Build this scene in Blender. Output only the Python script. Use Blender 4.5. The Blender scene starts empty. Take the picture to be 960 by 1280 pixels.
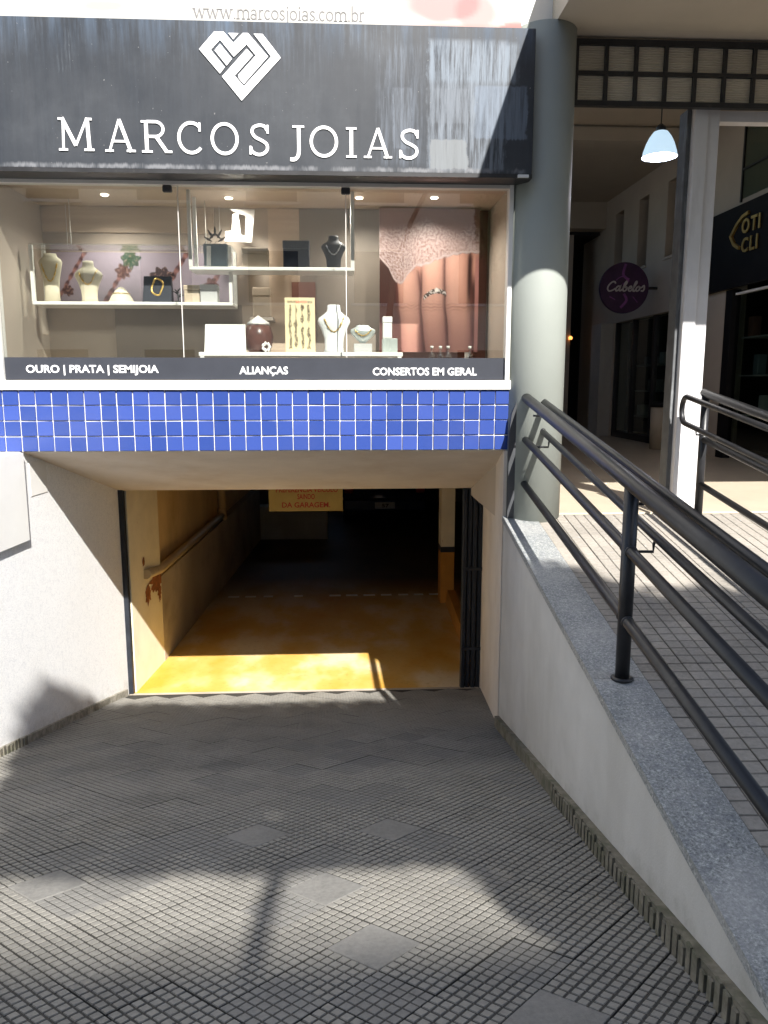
import bpy, math, random
from mathutils import Vector, Matrix, noise
random.seed(7)
R = math.radians
scn = bpy.context.scene
COL = scn.collection

# ------------------------------------------------------------------ camera (eye at z = 0, photographer's height)
cd = bpy.data.cameras.new('camera'); cam = bpy.data.objects.new('camera', cd); COL.objects.link(cam)
cd.sensor_fit = 'VERTICAL'; cd.sensor_height = 32.0; cd.sensor_width = 24.0
cd.lens = 970.0 / 1280.0 * 32.0
cd.clip_start = 0.05; cd.clip_end = 3000.0
cam.rotation_euler = (R(90 - 9.37), 0, R(-3.0))
scn.camera = cam

# ------------------------------------------------------------------ sky and sun
SUN = Vector((-0.30, 1.0, -0.88)).normalized()          # direction the light travels
elev = math.asin(-SUN.z); azim = math.atan2(-SUN.x, -SUN.y)
w = bpy.data.worlds.new('World'); scn.world = w; w.use_nodes = True
nt = w.node_tree; nt.nodes.clear()
sky = nt.nodes.new('ShaderNodeTexSky'); sky.sky_type = 'NISHITA'; sky.sun_disc = False
sky.sun_elevation = elev; sky.sun_rotation = azim; sky.air_density = 1.0; sky.dust_density = 1.2
bg = nt.nodes.new('ShaderNodeBackground'); bg.inputs['Strength'].default_value = 0.10
wo = nt.nodes.new('ShaderNodeOutputWorld')
nt.links.new(sky.outputs[0], bg.inputs[0]); nt.links.new(bg.outputs[0], wo.inputs[0])
sl = bpy.data.lights.new('sun', 'SUN'); sl.energy = 5.0; sl.angle = R(0.5); sl.color = (1.0, 0.965, 0.91)
so = bpy.data.objects.new('sun', sl); COL.objects.link(so)
so.rotation_euler = SUN.to_track_quat('-Z', 'Y').to_euler(); so.location = (3, -10, 10)

scn.view_settings.view_transform = 'Standard'; scn.view_settings.look = 'None'
scn.view_settings.exposure = 1.2; scn.view_settings.gamma = 1.0
scn.view_settings.use_curve_mapping = False
scn.cycles.max_bounces = 10; scn.cycles.diffuse_bounces = 5; scn.cycles.transparent_max_bounces = 12
scn.cycles.caustics_reflective = False; scn.cycles.caustics_refractive = False

# ------------------------------------------------------------------ materials
MATS = {}
class NB:
    def __init__(s, name):
        s.m = bpy.data.materials.new(name); s.m.use_nodes = True
        s.t = s.m.node_tree; s.b = s.t.nodes['Principled BSDF']; s.out = s.t.nodes['Material Output']
    def n(s, typ, **kw):
        k = s.t.nodes.new(typ)
        for a, v in kw.items():
            if a in k.inputs.keys() if hasattr(k.inputs, 'keys') else False:
                k.inputs[a].default_value = v
            else:
                setattr(k, a, v)
        return k
    def l(s, a, b): s.t.links.new(a, b)
    def coord(s, kind='pos', scale=(1, 1, 1)):
        if kind == 'pos':
            g = s.t.nodes.new('ShaderNodeNewGeometry'); o = g.outputs['Position']
        else:
            g = s.t.nodes.new('ShaderNodeTexCoord'); o = g.outputs['Object']
        mp = s.t.nodes.new('ShaderNodeMapping'); mp.inputs['Scale'].default_value = scale
        s.l(o, mp.inputs['Vector']); return mp.outputs['Vector']
    def noise(s, scale, detail=4, rough=.55, stretch=(1, 1, 1), kind='pos'):
        k = s.t.nodes.new('ShaderNodeTexNoise'); k.inputs['Scale'].default_value = scale
        k.inputs['Detail'].default_value = detail; k.inputs['Roughness'].default_value = rough
        s.l(s.coord(kind, stretch), k.inputs['Vector']); return k.outputs['Fac']
    def ramp(s, fac, stops):
        k = s.t.nodes.new('ShaderNodeValToRGB'); e = k.color_ramp.elements
        while len(e) < len(stops): e.new(0.5)
        for i, (p, c) in enumerate(stops):
            e[i].position = p; e[i].color = (c[0], c[1], c[2], 1) if hasattr(c, '__len__') else (c, c, c, 1)
        s.l(fac, k.inputs['Fac']); return k.outputs['Color']
    def mix(s, fac, a, b, mode='MIX'):
        k = s.t.nodes.new('ShaderNodeMix'); k.data_type = 'RGBA'; k.blend_type = mode
        def put(v, sock):
            if hasattr(v, 'is_linked'): s.l(v, sock)
            elif hasattr(v, '__len__'): sock.default_value = (v[0], v[1], v[2], 1)
            else: sock.default_value = v
        put(fac, k.inputs['Factor'])
        put(a, k.inputs[6]); put(b, k.inputs[7]); return k.outputs[2]
    def math(s, op, a, b=0.0, clamp=False):
        k = s.t.nodes.new('ShaderNodeMath'); k.operation = op; k.use_clamp = clamp
        for v, sock in ((a, k.inputs[0]), (b, k.inputs[1])):
            if hasattr(v, 'is_linked'): s.l(v, sock)
            else: sock.default_value = v
        return k.outputs[0]
    def bump(s, h, strength=.3, dist=.01):
        k = s.t.nodes.new('ShaderNodeBump'); k.inputs['Strength'].default_value = strength
        k.inputs['Distance'].default_value = dist; s.l(h, k.inputs['Height'])
        s.l(k.outputs[0], s.b.inputs['Normal'])
    def col(s, c):
        if hasattr(c, 'is_linked'): s.l(c, s.b.inputs['Base Color'])
        else: s.b.inputs['Base Color'].default_value = (c[0], c[1], c[2], 1)
    def set(s, rough=.6, metal=0, spec=.5):
        s.b.inputs['Roughness'].default_value = rough; s.b.inputs['Metallic'].default_value = metal
        s.b.inputs['Specular IOR Level'].default_value = spec
        return s.m

def base_dirt(k, colr, dcol, amt, hgt=.3):
    """splash dirt and scuffs along the foot of a wall that stands on the driveway slope"""
    g = k.n('ShaderNodeNewGeometry'); sp = k.n('ShaderNodeSeparateXYZ'); k.l(g.outputs['Position'], sp.inputs[0])
    h = k.math('ADD', k.math('ADD', sp.outputs['Z'], 1.18), k.math('MULTIPLY', sp.outputs['Y'], .229))
    n = k.noise(7, 6, .7); n2 = k.noise(30, 5, .7, (1, 1, .25))
    lim = k.math('ADD', k.math('MULTIPLY', n, hgt * 1.6), -hgt * .35)
    f = k.math('MULTIPLY', k.math('SUBTRACT', lim, h), 6.0, True)
    f = k.math('MULTIPLY', f, k.math('ADD', k.math('MULTIPLY', n2, 1.1), .1), True)
    return k.mix(k.math('MULTIPLY', f, amt), colr, dcol)
def vary(name, c, amt=.18, scale=6, rough=.7, bump=0, bscale=60, metal=0, spec=.4, stretch=(1, 1, 1), dirt=None, dscale=2.0, dlo=.5, dhi=.75, dstretch=(1, 1, 1), rand=0, foot=None):
    """plain surface with tonal variation, optional dirt patches and fine relief"""
    k = NB(name)
    n = k.noise(scale, 5, .6, stretch)
    a = [max(0, x * (1 - amt)) for x in c]; b = [x * (1 + amt) for x in c]
    colr = k.ramp(n, [(.3, a), (.7, b)])
    if dirt is not None:
        d = k.noise(dscale, 6, .65, dstretch)
        f = k.ramp(d, [(dlo, 0.0), (dhi, 1.0)])
        colr = k.mix(f, colr, dirt)
    if foot is not None: colr = base_dirt(k, colr, foot, .8)
    if rand:
        oi = k.n('ShaderNodeObjectInfo')
        v = k.math('ADD', k.math('MULTIPLY', oi.outputs['Random'], 2 * rand), 1 - rand)
        colr = k.mix(1.0, colr, v, 'MULTIPLY')
    k.col(colr)
    if bump:
        k.bump(k.noise(bscale, 4, .6), bump, .004)
    MATS[name] = k.set(rough, metal, spec); return MATS[name]

vary('white_plaster', (.74, .73, .70), .06, 3, .8, .15, 90, dirt=(.5, .47, .42), dlo=.58, dhi=.9, dscale=1.5, dstretch=(1, 1, .3))
vary('soffit_plaster', (.70, .635, .56), .08, 2.5, .85, .12, 60, dirt=(.54, .44, .34), dlo=.5, dhi=.85, dscale=1.3)
vary('cream_wall', (.53, .52, .49), .10, 2.5, .85, .25, 120, dirt=(.40, .385, .35), dlo=.46, dhi=.8, dscale=1.6, dstretch=(1, 1, .25), foot=(.25, .235, .2))
vary('beige_paint', (.46, .41, .34), .06, 2, .8, .1, 60)
vary('column_paint', (.285, .305, .28), .04, 2.5, .6, .08, 70, dirt=(.235, .25, .23), dlo=.6, dhi=.95, dscale=3, dstretch=(1, 1, .2))
vary('white_frame', (.80, .79, .76), .04, 4, .35)
vary('aluminium', (.62, .60, .56), .06, 8, .4)
vary('grout', (.72, .71, .68), .10, 30, .85, dirt=(.45, .42, .38), dlo=.5, dhi=.8, dscale=9)
vary('kerb', (.17, .155, .12), .35, 25, .95, .7, 60, dirt=(.08, .085, .05), dlo=.45, dhi=.7, dscale=8)
vary('kerb_pale', (.33, .31, .26), .3, 30, .95, .7, 60, dirt=(.14, .13, .10), dlo=.45, dhi=.7, dscale=10)
vary('concrete', (.44, .38, .31), .22, 4, .9, .4, 30, dirt=(.22, .18, .14), dlo=.45, dhi=.75, dscale=2)
vary('street_asphalt', (.06, .06, .06), .2, 8, .95, .5, 120)
vary('pavement', (.22, .21, .2), .15, 5, .9, .3, 80)
vary('arcade_tile', (.56, .48, .37), .06, 4, .35, dirt=(.42, .35, .27), dlo=.55, dhi=.9, dscale=1.5)
vary('black_metal', (.020, .020, .022), .35, 9, .40, .05, 160, spec=.45, dirt=(.06, .055, .05), dlo=.6, dhi=.75, dscale=7)
vary('black_gate', (.018, .022, .03), .3, 12, .5, .1, 120)
vary('grey_post', (.10, .105, .11), .2, 12, .55, .1, 120, dirt=(.3, .31, .32), dlo=.55, dhi=.72, dscale=14, dstretch=(1, 1, .2))
vary('end_post_shade', (.045, .047, .052), .15, 8, .6)  # dark tone holds the shade on the rail's end post
vary('steel', (.45, .45, .46), .15, 20, .3, metal=.9)
vary('gold', (.62, .42, .14), .15, 20, .3, metal=.85)
vary('white_letter', (.86, .86, .86), .03, 10, .45)
vary('post_white', (.66, .65, .66), .07, 3, .45, .05, 60, dirt=(.44, .41, .4), dlo=.58, dhi=.85, dscale=5, dstretch=(1, 1, .15))
vary('taupe_panel', (.46, .39, .325), .05, 3, .6)
vary('wood_panel', (.56, .44, .34), .10, 3, .5, stretch=(.4, 1, 6))
vary('dark_panel', (.26, .22, .185), .08, 3, .6)
vary('wine_panel', (.22, .10, .075), .1, 5, .6)
vary('bust_cream', (.62, .56, .44), .06, 12, .75)
vary('bust_white', (.84, .85, .86), .03, 12, .5)
vary('bust_silver', (.55, .60, .58), .08, 20, .35, metal=.4)
vary('bust_black', (.02, .022, .028), .2, 12, .6)
vary('box_black', (.018, .022, .035), .2, 12, .5)
vary('box_beige', (.55, .45, .35), .08, 12, .7)
vary('box_grey', (.50, .50, .50), .06, 12, .6)
vary('box_slate', (.16, .21, .25), .12, 12, .5)
vary('strip_vinyl', (.034, .037, .047), .1, 6, .4)
vary('box_white', (.86, .85, .83), .03, 12, .55)
vary('vase_brown', (.11, .045, .035), .35, 30, .3)
vary('plastic_dark', (.03, .03, .035), .2, 12, .5)
vary('ochre_paint', (.74, .55, .29), .10, 2.5, .75, .15, 40, dirt=(.55, .37, .16), dlo=.5, dhi=.85, dscale=1.7)
vary('cream_paint', (.80, .73, .56), .08, 4, .75, .15, 50, dirt=(.35, .15, .05), dlo=.66, dhi=.75, dscale=5)
vary('rust', (.27, .10, .035), .4, 14, .9, .5, 40)
vary('pipe_paint', (.55, .43, .26), .10, 5, .5)
vary('orange_paint', (.55, .26, .05), .12, 5, .6)
vary('car_blue', (.012, .022, .07), .1, 4, .25, spec=.6)
vary('rubber', (.02, .02, .02), .1, 20, .8)
vary('plate_white', (.6, .6, .6), .05, 20, .5)
vary('notice_yellow', (.36, .27, .08), .10, 5, .6)
vary('notice_red', (.34, .03, .02), .1, 5, .6)
vary('print_grey', (.17, .165, .165), .05, 8, .7)
vary('shop_black', (.009, .009, .010), .2, 5, .6, spec=.15)
vary('sign_purple', (.05, .02, .065), .3, 4, .5)
vary('purple_streak', (.22, .07, .27), .3, 8, .5)
vary('script_white', (.55, .52, .55), .05, 8, .5)
vary('wall_beige', (.50, .44, .37), .06, 2, .85)  # even beige wall paint
vary('ceiling_paint', (.56, .49, .40), .04, 2, .9)
vary('bark', (.11, .08, .055), .35, 14, .95, .8, 30, stretch=(1, 1, .3))
vary('facade_far', (.72, .62, .5), .06, 1, .85)
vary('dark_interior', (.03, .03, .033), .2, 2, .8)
vary('bin_beige', (.40, .34, .26), .08, 8, .5)
vary('soil', (.07, .05, .035), .3, 10, .95)

# paving: worn cement tiles, tone differs from tile to tile, stains run across them
def paving(name, c, rand, groove=False):
    k = NB(name)
    n1 = k.noise(2.2, 6, .6); n2 = k.noise(55, 5, .7); n3 = k.noise(240, 3, .7)
    f = k.math('ADD', k.math('MULTIPLY', n1, .45), k.math('MULTIPLY', n2, .45))
    f = k.math('ADD', f, k.math('MULTIPLY', n3, .12))
    colr = k.ramp(f, [(.32, [x * .62 for x in c]), (.5, c), (.68, [x * 1.3 for x in c])])
    d = k.noise(1.1, 5, .65); colr = k.mix(k.ramp(d, [(.52, 0.), (.72, .55)]), colr, [c[0] * .62, c[1] * .58, c[2] * .5])
    oi = k.n('ShaderNodeObjectInfo')
    v = k.math('ADD', k.math('MULTIPLY', oi.outputs['Random'], 2 * rand), 1 - rand)
    colr = k.mix(1.0, colr, v, 'MULTIPLY')
    k.col(colr); k.bump(n3, .5, .002)
    MATS[name] = k.set(.88, 0, .3)
paving('tile_face', (.225, .215, .192), .06)
paving('tile_groove', (.048, .046, .041), .05)
paving('tile_plain', (.19, .184, .17), .05)
paving('ramp_face', (.30, .275, .24), .06)
paving('ramp_groove', (.12, .108, .092), .08)

def blue_tile():
    k = NB('blue_tile')
    oi = k.n('ShaderNodeObjectInfo')
    c = k.ramp(oi.outputs['Random'], [(0, (.024, .050, .205)), (.5, (.031, .060, .24)), (1, (.042, .074, .28))])
    d = k.noise(9, 6, .7, (1, 1, .35)); c = k.mix(k.ramp(d, [(.66, 0.), (.8, .75)]), c, (.22, .25, .34))
    d = k.noise(2.2, 4, .6); c = k.mix(k.ramp(d, [(.5, 0.), (.8, .3)]), c, (.06, .075, .2))
    k.col(c); k.bump(k.noise(18, 3, .5), .06, .01)
    MATS['blue_tile'] = k.set(.22, 0, .5)
blue_tile()

def stucco():
    k = NB('left_stucco')
    n1 = k.noise(130, 3, .7); n2 = k.noise(30, 4, .6); n3 = k.noise(1.6, 5, .6)
    c = k.ramp(n1, [(.30, (.58, .59, .61)), (.44, (.80, .80, .80)), (.62, (.87, .87, .86))])
    c = k.mix(k.ramp(n2, [(.3, .35), (.5, 0.)]), c, (.60, .61, .64))
    c = k.mix(k.ramp(n3, [(.5, 0.), (.8, .5)]), c, (.74, .73, .70))
    c = base_dirt(k, c, (.42, .40, .36), .8)
    k.col(c); k.bump(n1, .5, .006)
    MATS['left_stucco'] = k.set(.9, 0, .2)
stucco()

def granite():
    k = NB('granite')
    n1 = k.noise(110, 4, .8); n2 = k.noise(40, 4, .7); n3 = k.noise(3.5, 4, .6)
    c = k.ramp(n1, [(.32, (.06, .065, .065)), (.45, (.22, .23, .225)), (.56, (.33, .34, .33)), (.70, (.66, .66, .64))])
    c = k.mix(k.ramp(n2, [(.38, .5), (.55, 0.)]), c, (.14, .15, .17))
    c = k.mix(k.ramp(n3, [(.45, 0.), (.75, .5)]), c, (.44, .43, .41))
    k.col(c); MATS['granite'] = k.set(.55, 0, .4)
granite()

def sign_board():
    """black sheet, weathered: chalky wash streaks run down it, heavier where stickers were scraped off on the right; blue sheen painted along the top"""
    k = NB('sign_board')
    g = k.n('ShaderNodeNewGeometry'); sp = k.n('ShaderNodeSeparateXYZ'); k.l(g.outputs['Position'], sp.inputs[0])
    X, Z = sp.outputs['X'], sp.outputs['Z']
    fine = k.noise(46, 5, .75, (1, 1, .06)); wide = k.noise(9, 5, .7, (1, 1, .10)); cloud = k.noise(2.2, 6, .65)
    wob = k.noise(14, 5, .7)
    X = k.math('ADD', X, k.math('MULTIPLY', k.math('SUBTRACT', wob, .5), .06)); Z = k.math('ADD', Z, k.math('MULTIPLY', k.math('SUBTRACT', fine, .5), .045))
    base = k.ramp(cloud, [(.3, (.018, .022, .029)), (.55, (.032, .036, .043)), (.75, (.05, .055, .063))])
    top = k.math('MULTIPLY', k.math('SUBTRACT', Z, 1.72), 3.2, True)          # wash-down from the top edge
    cl = k.ramp(cloud, [(.38, 0.), (.66, 1.)])
    st = k.math('MULTIPLY', k.ramp(fine, [(.48, 0.), (.70, 1.)]), k.math('ADD', k.math('MULTIPLY', k.math('MULTIPLY', top, cl), .75), .05))
    base = k.mix(st, base, (.10, .125, .16))
    blue = k.math('MULTIPLY', k.math('MULTIPLY', k.math('SUBTRACT', Z, 1.82), 5.0, True), k.ramp(wide, [(.45, 0.), (.7, .6)]))  # bluish sheen painted into the board colour near its top
    base = k.mix(blue, base, (.085, .125, .185))
    def box(x0, x1, z0, z1, soft=.01):
        a = k.math('MULTIPLY', k.math('SUBTRACT', X, x0), 1 / soft, True)
        b = k.math('MULTIPLY', k.math('SUBTRACT', x1, X), 1 / soft, True)
        c = k.math('MULTIPLY', k.math('SUBTRACT', Z, z0), 1 / soft, True)
        d = k.math('MULTIPLY', k.math('SUBTRACT', z1, Z), 1 / soft, True)
        return k.math('MULTIPLY', k.math('MULTIPLY', a, b), k.math('MULTIPLY', c, d))
    def patch(base, m, col, amt, lo=.38, hi=.62, n=None):
        f = k.math('MULTIPLY', m, k.math('MULTIPLY', k.ramp(n or fine, [(lo, 0.), (hi, 1.)]), amt))
        return k.mix(f, base, col)
    base = patch(base, box(.20, .50, 1.25, 1.94, .04), (0.108, 0.128, 0.160), .55, .42, .64)
    base = patch(base, box(.30, .42, 1.36, 1.70, .01), (0.136, 0.156, 0.188), .45, .30, .60)
    base = patch(base, box(.50, .98, 1.24, 1.97, .02), (0.152, 0.176, 0.208), .9, .40, .60)
    base = patch(base, box(.52, .75, 1.25, 1.42, .008), (0.168, 0.180, 0.188), .8, .16, .40)
    base = patch(base, box(.52, .75, 1.50, 1.70, .01), (0.120, 0.136, 0.160), .7, .30, .62)
    base = patch(base, box(.78, 1.10, 1.42, 1.72, .01), (0.136, 0.168, 0.216), .7, .26, .58)
    base = patch(base, box(.50, 1.05, 1.72, 1.96, .03), (0.152, 0.184, 0.224), .8, .36, .58)
    base = patch(base, box(-3.0, 1.1, 1.225, 1.262, .014), (0.184, 0.188, 0.200), .8, .40, .6, wide)
    base = patch(base, box(-1.60, -1.50, 1.74, 1.99, .03), (0.13, 0.145, 0.16), .35, .50, .66)
    speck = k.noise(60, 2, .5); base = k.mix(k.ramp(speck, [(.74, 0.), (.77, .7)]), base, (0.200, 0.200, 0.200))
    k.col(base)
    k.l(k.ramp(wide, [(.3, .38), (.7, .6)]), k.b.inputs['Roughness'])
    k.b.inputs['Specular IOR Level'].default_value = .3
    MATS['sign_board'] = k.m
sign_board()

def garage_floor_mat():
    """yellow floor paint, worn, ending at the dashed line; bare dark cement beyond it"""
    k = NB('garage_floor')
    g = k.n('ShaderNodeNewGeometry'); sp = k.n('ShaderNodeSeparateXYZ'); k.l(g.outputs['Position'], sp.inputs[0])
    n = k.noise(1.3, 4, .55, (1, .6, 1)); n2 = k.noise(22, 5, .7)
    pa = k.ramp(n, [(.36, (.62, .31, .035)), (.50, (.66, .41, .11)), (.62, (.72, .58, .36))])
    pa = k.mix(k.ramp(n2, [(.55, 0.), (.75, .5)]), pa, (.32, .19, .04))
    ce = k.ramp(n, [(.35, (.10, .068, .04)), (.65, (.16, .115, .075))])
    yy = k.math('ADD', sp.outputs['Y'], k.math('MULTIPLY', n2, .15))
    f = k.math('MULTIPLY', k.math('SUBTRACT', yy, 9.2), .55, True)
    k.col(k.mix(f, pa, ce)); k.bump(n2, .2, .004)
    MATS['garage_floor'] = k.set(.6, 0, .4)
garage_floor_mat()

def glass(name, tint=(.92, .95, .93), rough=.0):
    k = NB(name); k.t.nodes.remove(k.b)
    tr = k.n('ShaderNodeBsdfTransparent'); tr.inputs[0].default_value = (*tint, 1)
    gl = k.n('ShaderNodeBsdfGlossy'); gl.inputs['Roughness'].default_value = rough
    gl.inputs[0].default_value = (.9, .9, .9, 1)
    lw_ = k.n('ShaderNodeLayerWeight'); lw_.inputs['Blend'].default_value = .5        # Schlick: same from both sides of the thin pane
    fr = k.math('ADD', k.math('MULTIPLY', k.math('POWER', lw_.outputs['Facing'], 5.0), .90), .095)
    mx = k.n('ShaderNodeMixShader'); k.l(fr, mx.inputs[0]); k.l(tr.outputs[0], mx.inputs[1]); k.l(gl.outputs[0], mx.inputs[2])
    k.l(mx.outputs[0], k.out.inputs[0]); MATS[name] = k.m
glass('window_glass', (.90, .91, .89)); glass('shelf_glass', (.92, .95, .94)); glass('shop_glass', (.66, .72, .69))

def ribbed():
    k = NB('ribbed_pane')
    wv = k.n('ShaderNodeTexWave'); wv.inputs['Scale'].default_value = 22; wv.inputs['Distortion'].default_value = 3.5
    wv.bands_direction = 'Z'; wv.inputs['Detail'].default_value = 3
    k.l(k.coord(), wv.inputs['Vector'])
    n = k.noise(5, 4, .6)
    k.col(k.mix(k.ramp(wv.outputs['Fac'], [(.3, 0.), (.9, .5)]), k.ramp(n, [(.3, (.52, .46, .36)), (.7, (.66, .59, .47))]), (.8, .74, .62)))
    k.bump(wv.outputs['Fac'], .6, .006)
    k.b.inputs['Transmission Weight'].default_value = .25
    MATS['ribbed_pane'] = k.set(.35)
ribbed()

def emis(name, c, s, base=(.8, .8, .8)):
    k = NB(name); k.col(base)
    k.b.inputs['Emission Color'].default_value = (*c, 1); k.b.inputs['Emission Strength'].default_value = s
    MATS[name] = k.set(.4)
emis('lamp_glow', (.60, .82, 1.0), .40, (.4, .48, .55)); emis('bulb', (.85, .93, 1.0), 1.5); emis('downlight', (1.0, .93, .8), 4.0)
emis('orange_led', (1, .35, .08), 1.2)

def printed(name, rough=.45):
    k = NB(name); a = k.n('ShaderNodeAttribute'); a.attribute_name = 'print'
    k.col(a.outputs['Color']); MATS[name] = k.set(rough, 0, .4)
printed('print_gloss', .4); printed('print_matte', .7)

def foliage():
    k = NB('foliage'); n = k.noise(2.0, 4, .6)
    k.col(k.ramp(n, [(.3, (.035, .07, .02)), (.7, (.075, .12, .035))]))
    MATS['foliage'] = k.set(.55)
foliage()
M = MATS

# ------------------------------------------------------------------ mesh helpers (vertices are given in world metres)
def wloc(o):
    v = Vector((0, 0, 0))
    while o is not None:
        v += o.location; o = o.parent
    return v

class MB:
    def __init__(s): s.v = []; s.f = []; s.mi = []; s.cur = 0; s.smooth = set()
    def face(s, idx, sm=False):
        s.f.append(tuple(idx)); s.mi.append(s.cur)
        if sm: s.smooth.add(len(s.f) - 1)
    def add(s, pts, faces, sm=False):
        b = len(s.v); s.v += [tuple(p) for p in pts]
        for f in faces: s.face([b + i for i in f], sm)
        return s
    def hexa(s, p):      # 8 points: bottom ring then top ring, counter-clockwise from above
        return s.add(p, [(3, 2, 1, 0), (4, 5, 6, 7), (0, 1, 5, 4), (1, 2, 6, 5), (2, 3, 7, 6), (3, 0, 4, 7)])
    def box(s, x0, x1, y0, y1, z0, z1):
        return s.hexa([(x0, y0, z0), (x1, y0, z0), (x1, y1, z0), (x0, y1, z0), (x0, y0, z1), (x1, y0, z1), (x1, y1, z1), (x0, y1, z1)])
    def cbox(s, x0, x1, y0, y1, z0, z1, c=.005):   # chamfered box
        pts = []; 
        X, Y, Z = (x0, x1), (y0, y1), (z0, z1)
        idx = {}
        for i in (0, 1):
            for j in (0, 1):
                for k in (0, 1):
                    sx, sy, sz = (1, -1)[i], (1, -1)[j], (1, -1)[k]
                    for a in range(3):
                        p = [X[i] + sx * c, Y[j] + sy * c, Z[k] + sz * c]
                        p[a] = (X[i], Y[j], Z[k])[a]
                        idx[i, j, k, a] = len(pts); pts.append(tuple(p))
        F = []
        for i in (0, 1):
            q = [idx[i, 0, 0, 0], idx[i, 1, 0, 0], idx[i, 1, 1, 0], idx[i, 0, 1, 0]]; F.append(q if i else q[::-1])
            q = [idx[0, i, 0, 1], idx[0, i, 1, 1], idx[1, i, 1, 1], idx[1, i, 0, 1]]; F.append(q if i else q[::-1])
            q = [idx[0, 0, i, 2], idx[1, 0, i, 2], idx[1, 1, i, 2], idx[0, 1, i, 2]]; F.append(q if i else q[::-1])
        for i in (0, 1):
            for j in (0, 1):
                F.append([idx[i, j, 0, 0], idx[i, j, 1, 0], idx[i, j, 1, 1], idx[i, j, 0, 1]])
                F.append([idx[i, 0, j, 0], idx[i, 1, j, 0], idx[i, 1, j, 2], idx[i, 0, j, 2]])
                F.append([idx[0, i, j, 1], idx[1, i, j, 1], idx[1, i, j, 2], idx[0, i, j, 2]])
        for i in (0, 1):
            for j in (0, 1):
                for k in (0, 1): F.append([idx[i, j, k, 0], idx[i, j, k, 1], idx[i, j, k, 2]])
        return s.add(pts, F)
    def tube(s, path, r, n=12, cap=True, close=False):
        P = [Vector(p) for p in path]; m = len(P)
        rr = r if hasattr(r, '__len__') else [r] * m
        rings = []; up = None
        for i in range(m):
            a = P[i - 1] if (i > 0 or close) else P[i]; b = P[(i + 1) % m] if (i < m - 1 or close) else P[i]
            t = (b - a).normalized()
            if up is None:
                up = Vector((0, 0, 1)) if abs(t.z) < .9 else Vector((1, 0, 0))
            x = t.cross(up).normalized(); up = x.cross(t).normalized()
            sc = 1.0
            if 0 < i < m - 1:
                c = (P[i] - P[i - 1]).normalized().dot((P[i + 1] - P[i]).normalized()); sc = 1.0 / max(.6, math.sqrt(max(0.01, (1 + c) / 2)))
            rings.append([P[i] + (x * math.cos(2 * math.pi * k / n) + up * math.sin(2 * math.pi * k / n)) * rr[i] * (sc if False else 1) for k in range(n)])
        b0 = len(s.v)
        for rg in rings: s.v += [tuple(p) for p in rg]
        for i in range(m if close else m - 1):
            j = (i + 1) % m
            for k in range(n):
                s.face([b0 + i * n + k, b0 + i * n + (k + 1) % n, b0 + j * n + (k + 1) % n, b0 + j * n + k], True)
        if cap and not close:
            s.face([b0 + k for k in range(n)][::-1]); s.face([b0 + (m - 1) * n + k for k in range(n)])
        return s
    def lathe(s, cx, cy, prof, n=24, sx=1.0, sy=1.0, cap=True):   # prof: (z, r) or (z, rx, ry)
        b0 = len(s.v)
        for p in prof:
            z, rx = p[0], p[1]; ry = p[2] if len(p) > 2 else rx
            for k in range(n):
                a = 2 * math.pi * k / n
                s.v.append((cx + rx * sx * math.cos(a), cy + ry * sy * math.sin(a), z))
        for i in range(len(prof) - 1):
            for k in range(n):
                s.face([b0 + i * n + k, b0 + i * n + (k + 1) % n, b0 + (i + 1) * n + (k + 1) % n, b0 + (i + 1) * n + k], True)
        if cap:
            s.face([b0 + k for k in range(n)][::-1]); s.face([b0 + (len(prof) - 1) * n + k for k in range(n)])
        return s
    def plate(s, poly, y0, y1):   # polygon in x,z standing at y0 (front) to y1 (back)
        n = len(poly)
        area = sum(poly[i][0] * poly[(i + 1) % n][1] - poly[(i + 1) % n][0] * poly[i][1] for i in range(n))
        if area < 0: poly = poly[::-1]
        b = len(s.v)
        s.v += [(x, y0, z) for x, z in poly] + [(x, y1, z) for x, z in poly]
        s.face([b + i for i in range(n)]); s.face([b + n + i for i in range(n)][::-1])
        for i in range(n):
            j = (i + 1) % n; s.face([b + i, b + n + i, b + n + j, b + j])
        return s
    def ribbon(s, pts, wd, y0, y1, closed=False):   # stroke of width wd along a 2-D path in x,z
        P = [Vector(p) for p in pts]; n = len(P); L = []; Rr = []
        for i in range(n):
            a = P[(i - 1) % n] if (closed or i > 0) else None; c = P[(i + 1) % n] if (closed or i < n - 1) else None
            if a is None: d = (c - P[i]).normalized(); m = Vector((-d.y, d.x)); k = 1
            elif c is None: d = (P[i] - a).normalized(); m = Vector((-d.y, d.x)); k = 1
            else:
                d1 = (P[i] - a).normalized(); d2 = (c - P[i]).normalized()
                m = Vector((-d1.y - d2.y, d1.x + d2.x)); m = m.normalized() if m.length > 1e-6 else Vector((-d1.y, d1.x))
                k = 1 / max(.35, m.dot(Vector((-d1.y, d1.x))))
            h = (wd[i] if hasattr(wd, '__len__') else wd) / 2
            L.append(P[i] + m * h * k); Rr.append(P[i] - m * h * k)
        b = len(s.v)
        for i in range(n):
            s.v += [(L[i].x, y0, L[i].y), (Rr[i].x, y0, Rr[i].y), (L[i].x, y1, L[i].y), (Rr[i].x, y1, Rr[i].y)]
        for i in range(n if closed else n - 1):
            p, q = b + 4 * i, b + 4 * ((i + 1) % n)
            s.face([p, p + 1, q + 1, q]); s.face([p + 2, q + 2, q + 3, p + 3])
            s.face([p, q, q + 2, p + 2]); s.face([p + 1, p + 3, q + 3, q + 1])
        if not closed:
            s.face([b, b + 2, b + 3, b + 1]); e = b + 4 * (n - 1); s.face([e, e + 1, e + 3, e + 2])
        return s
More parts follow.
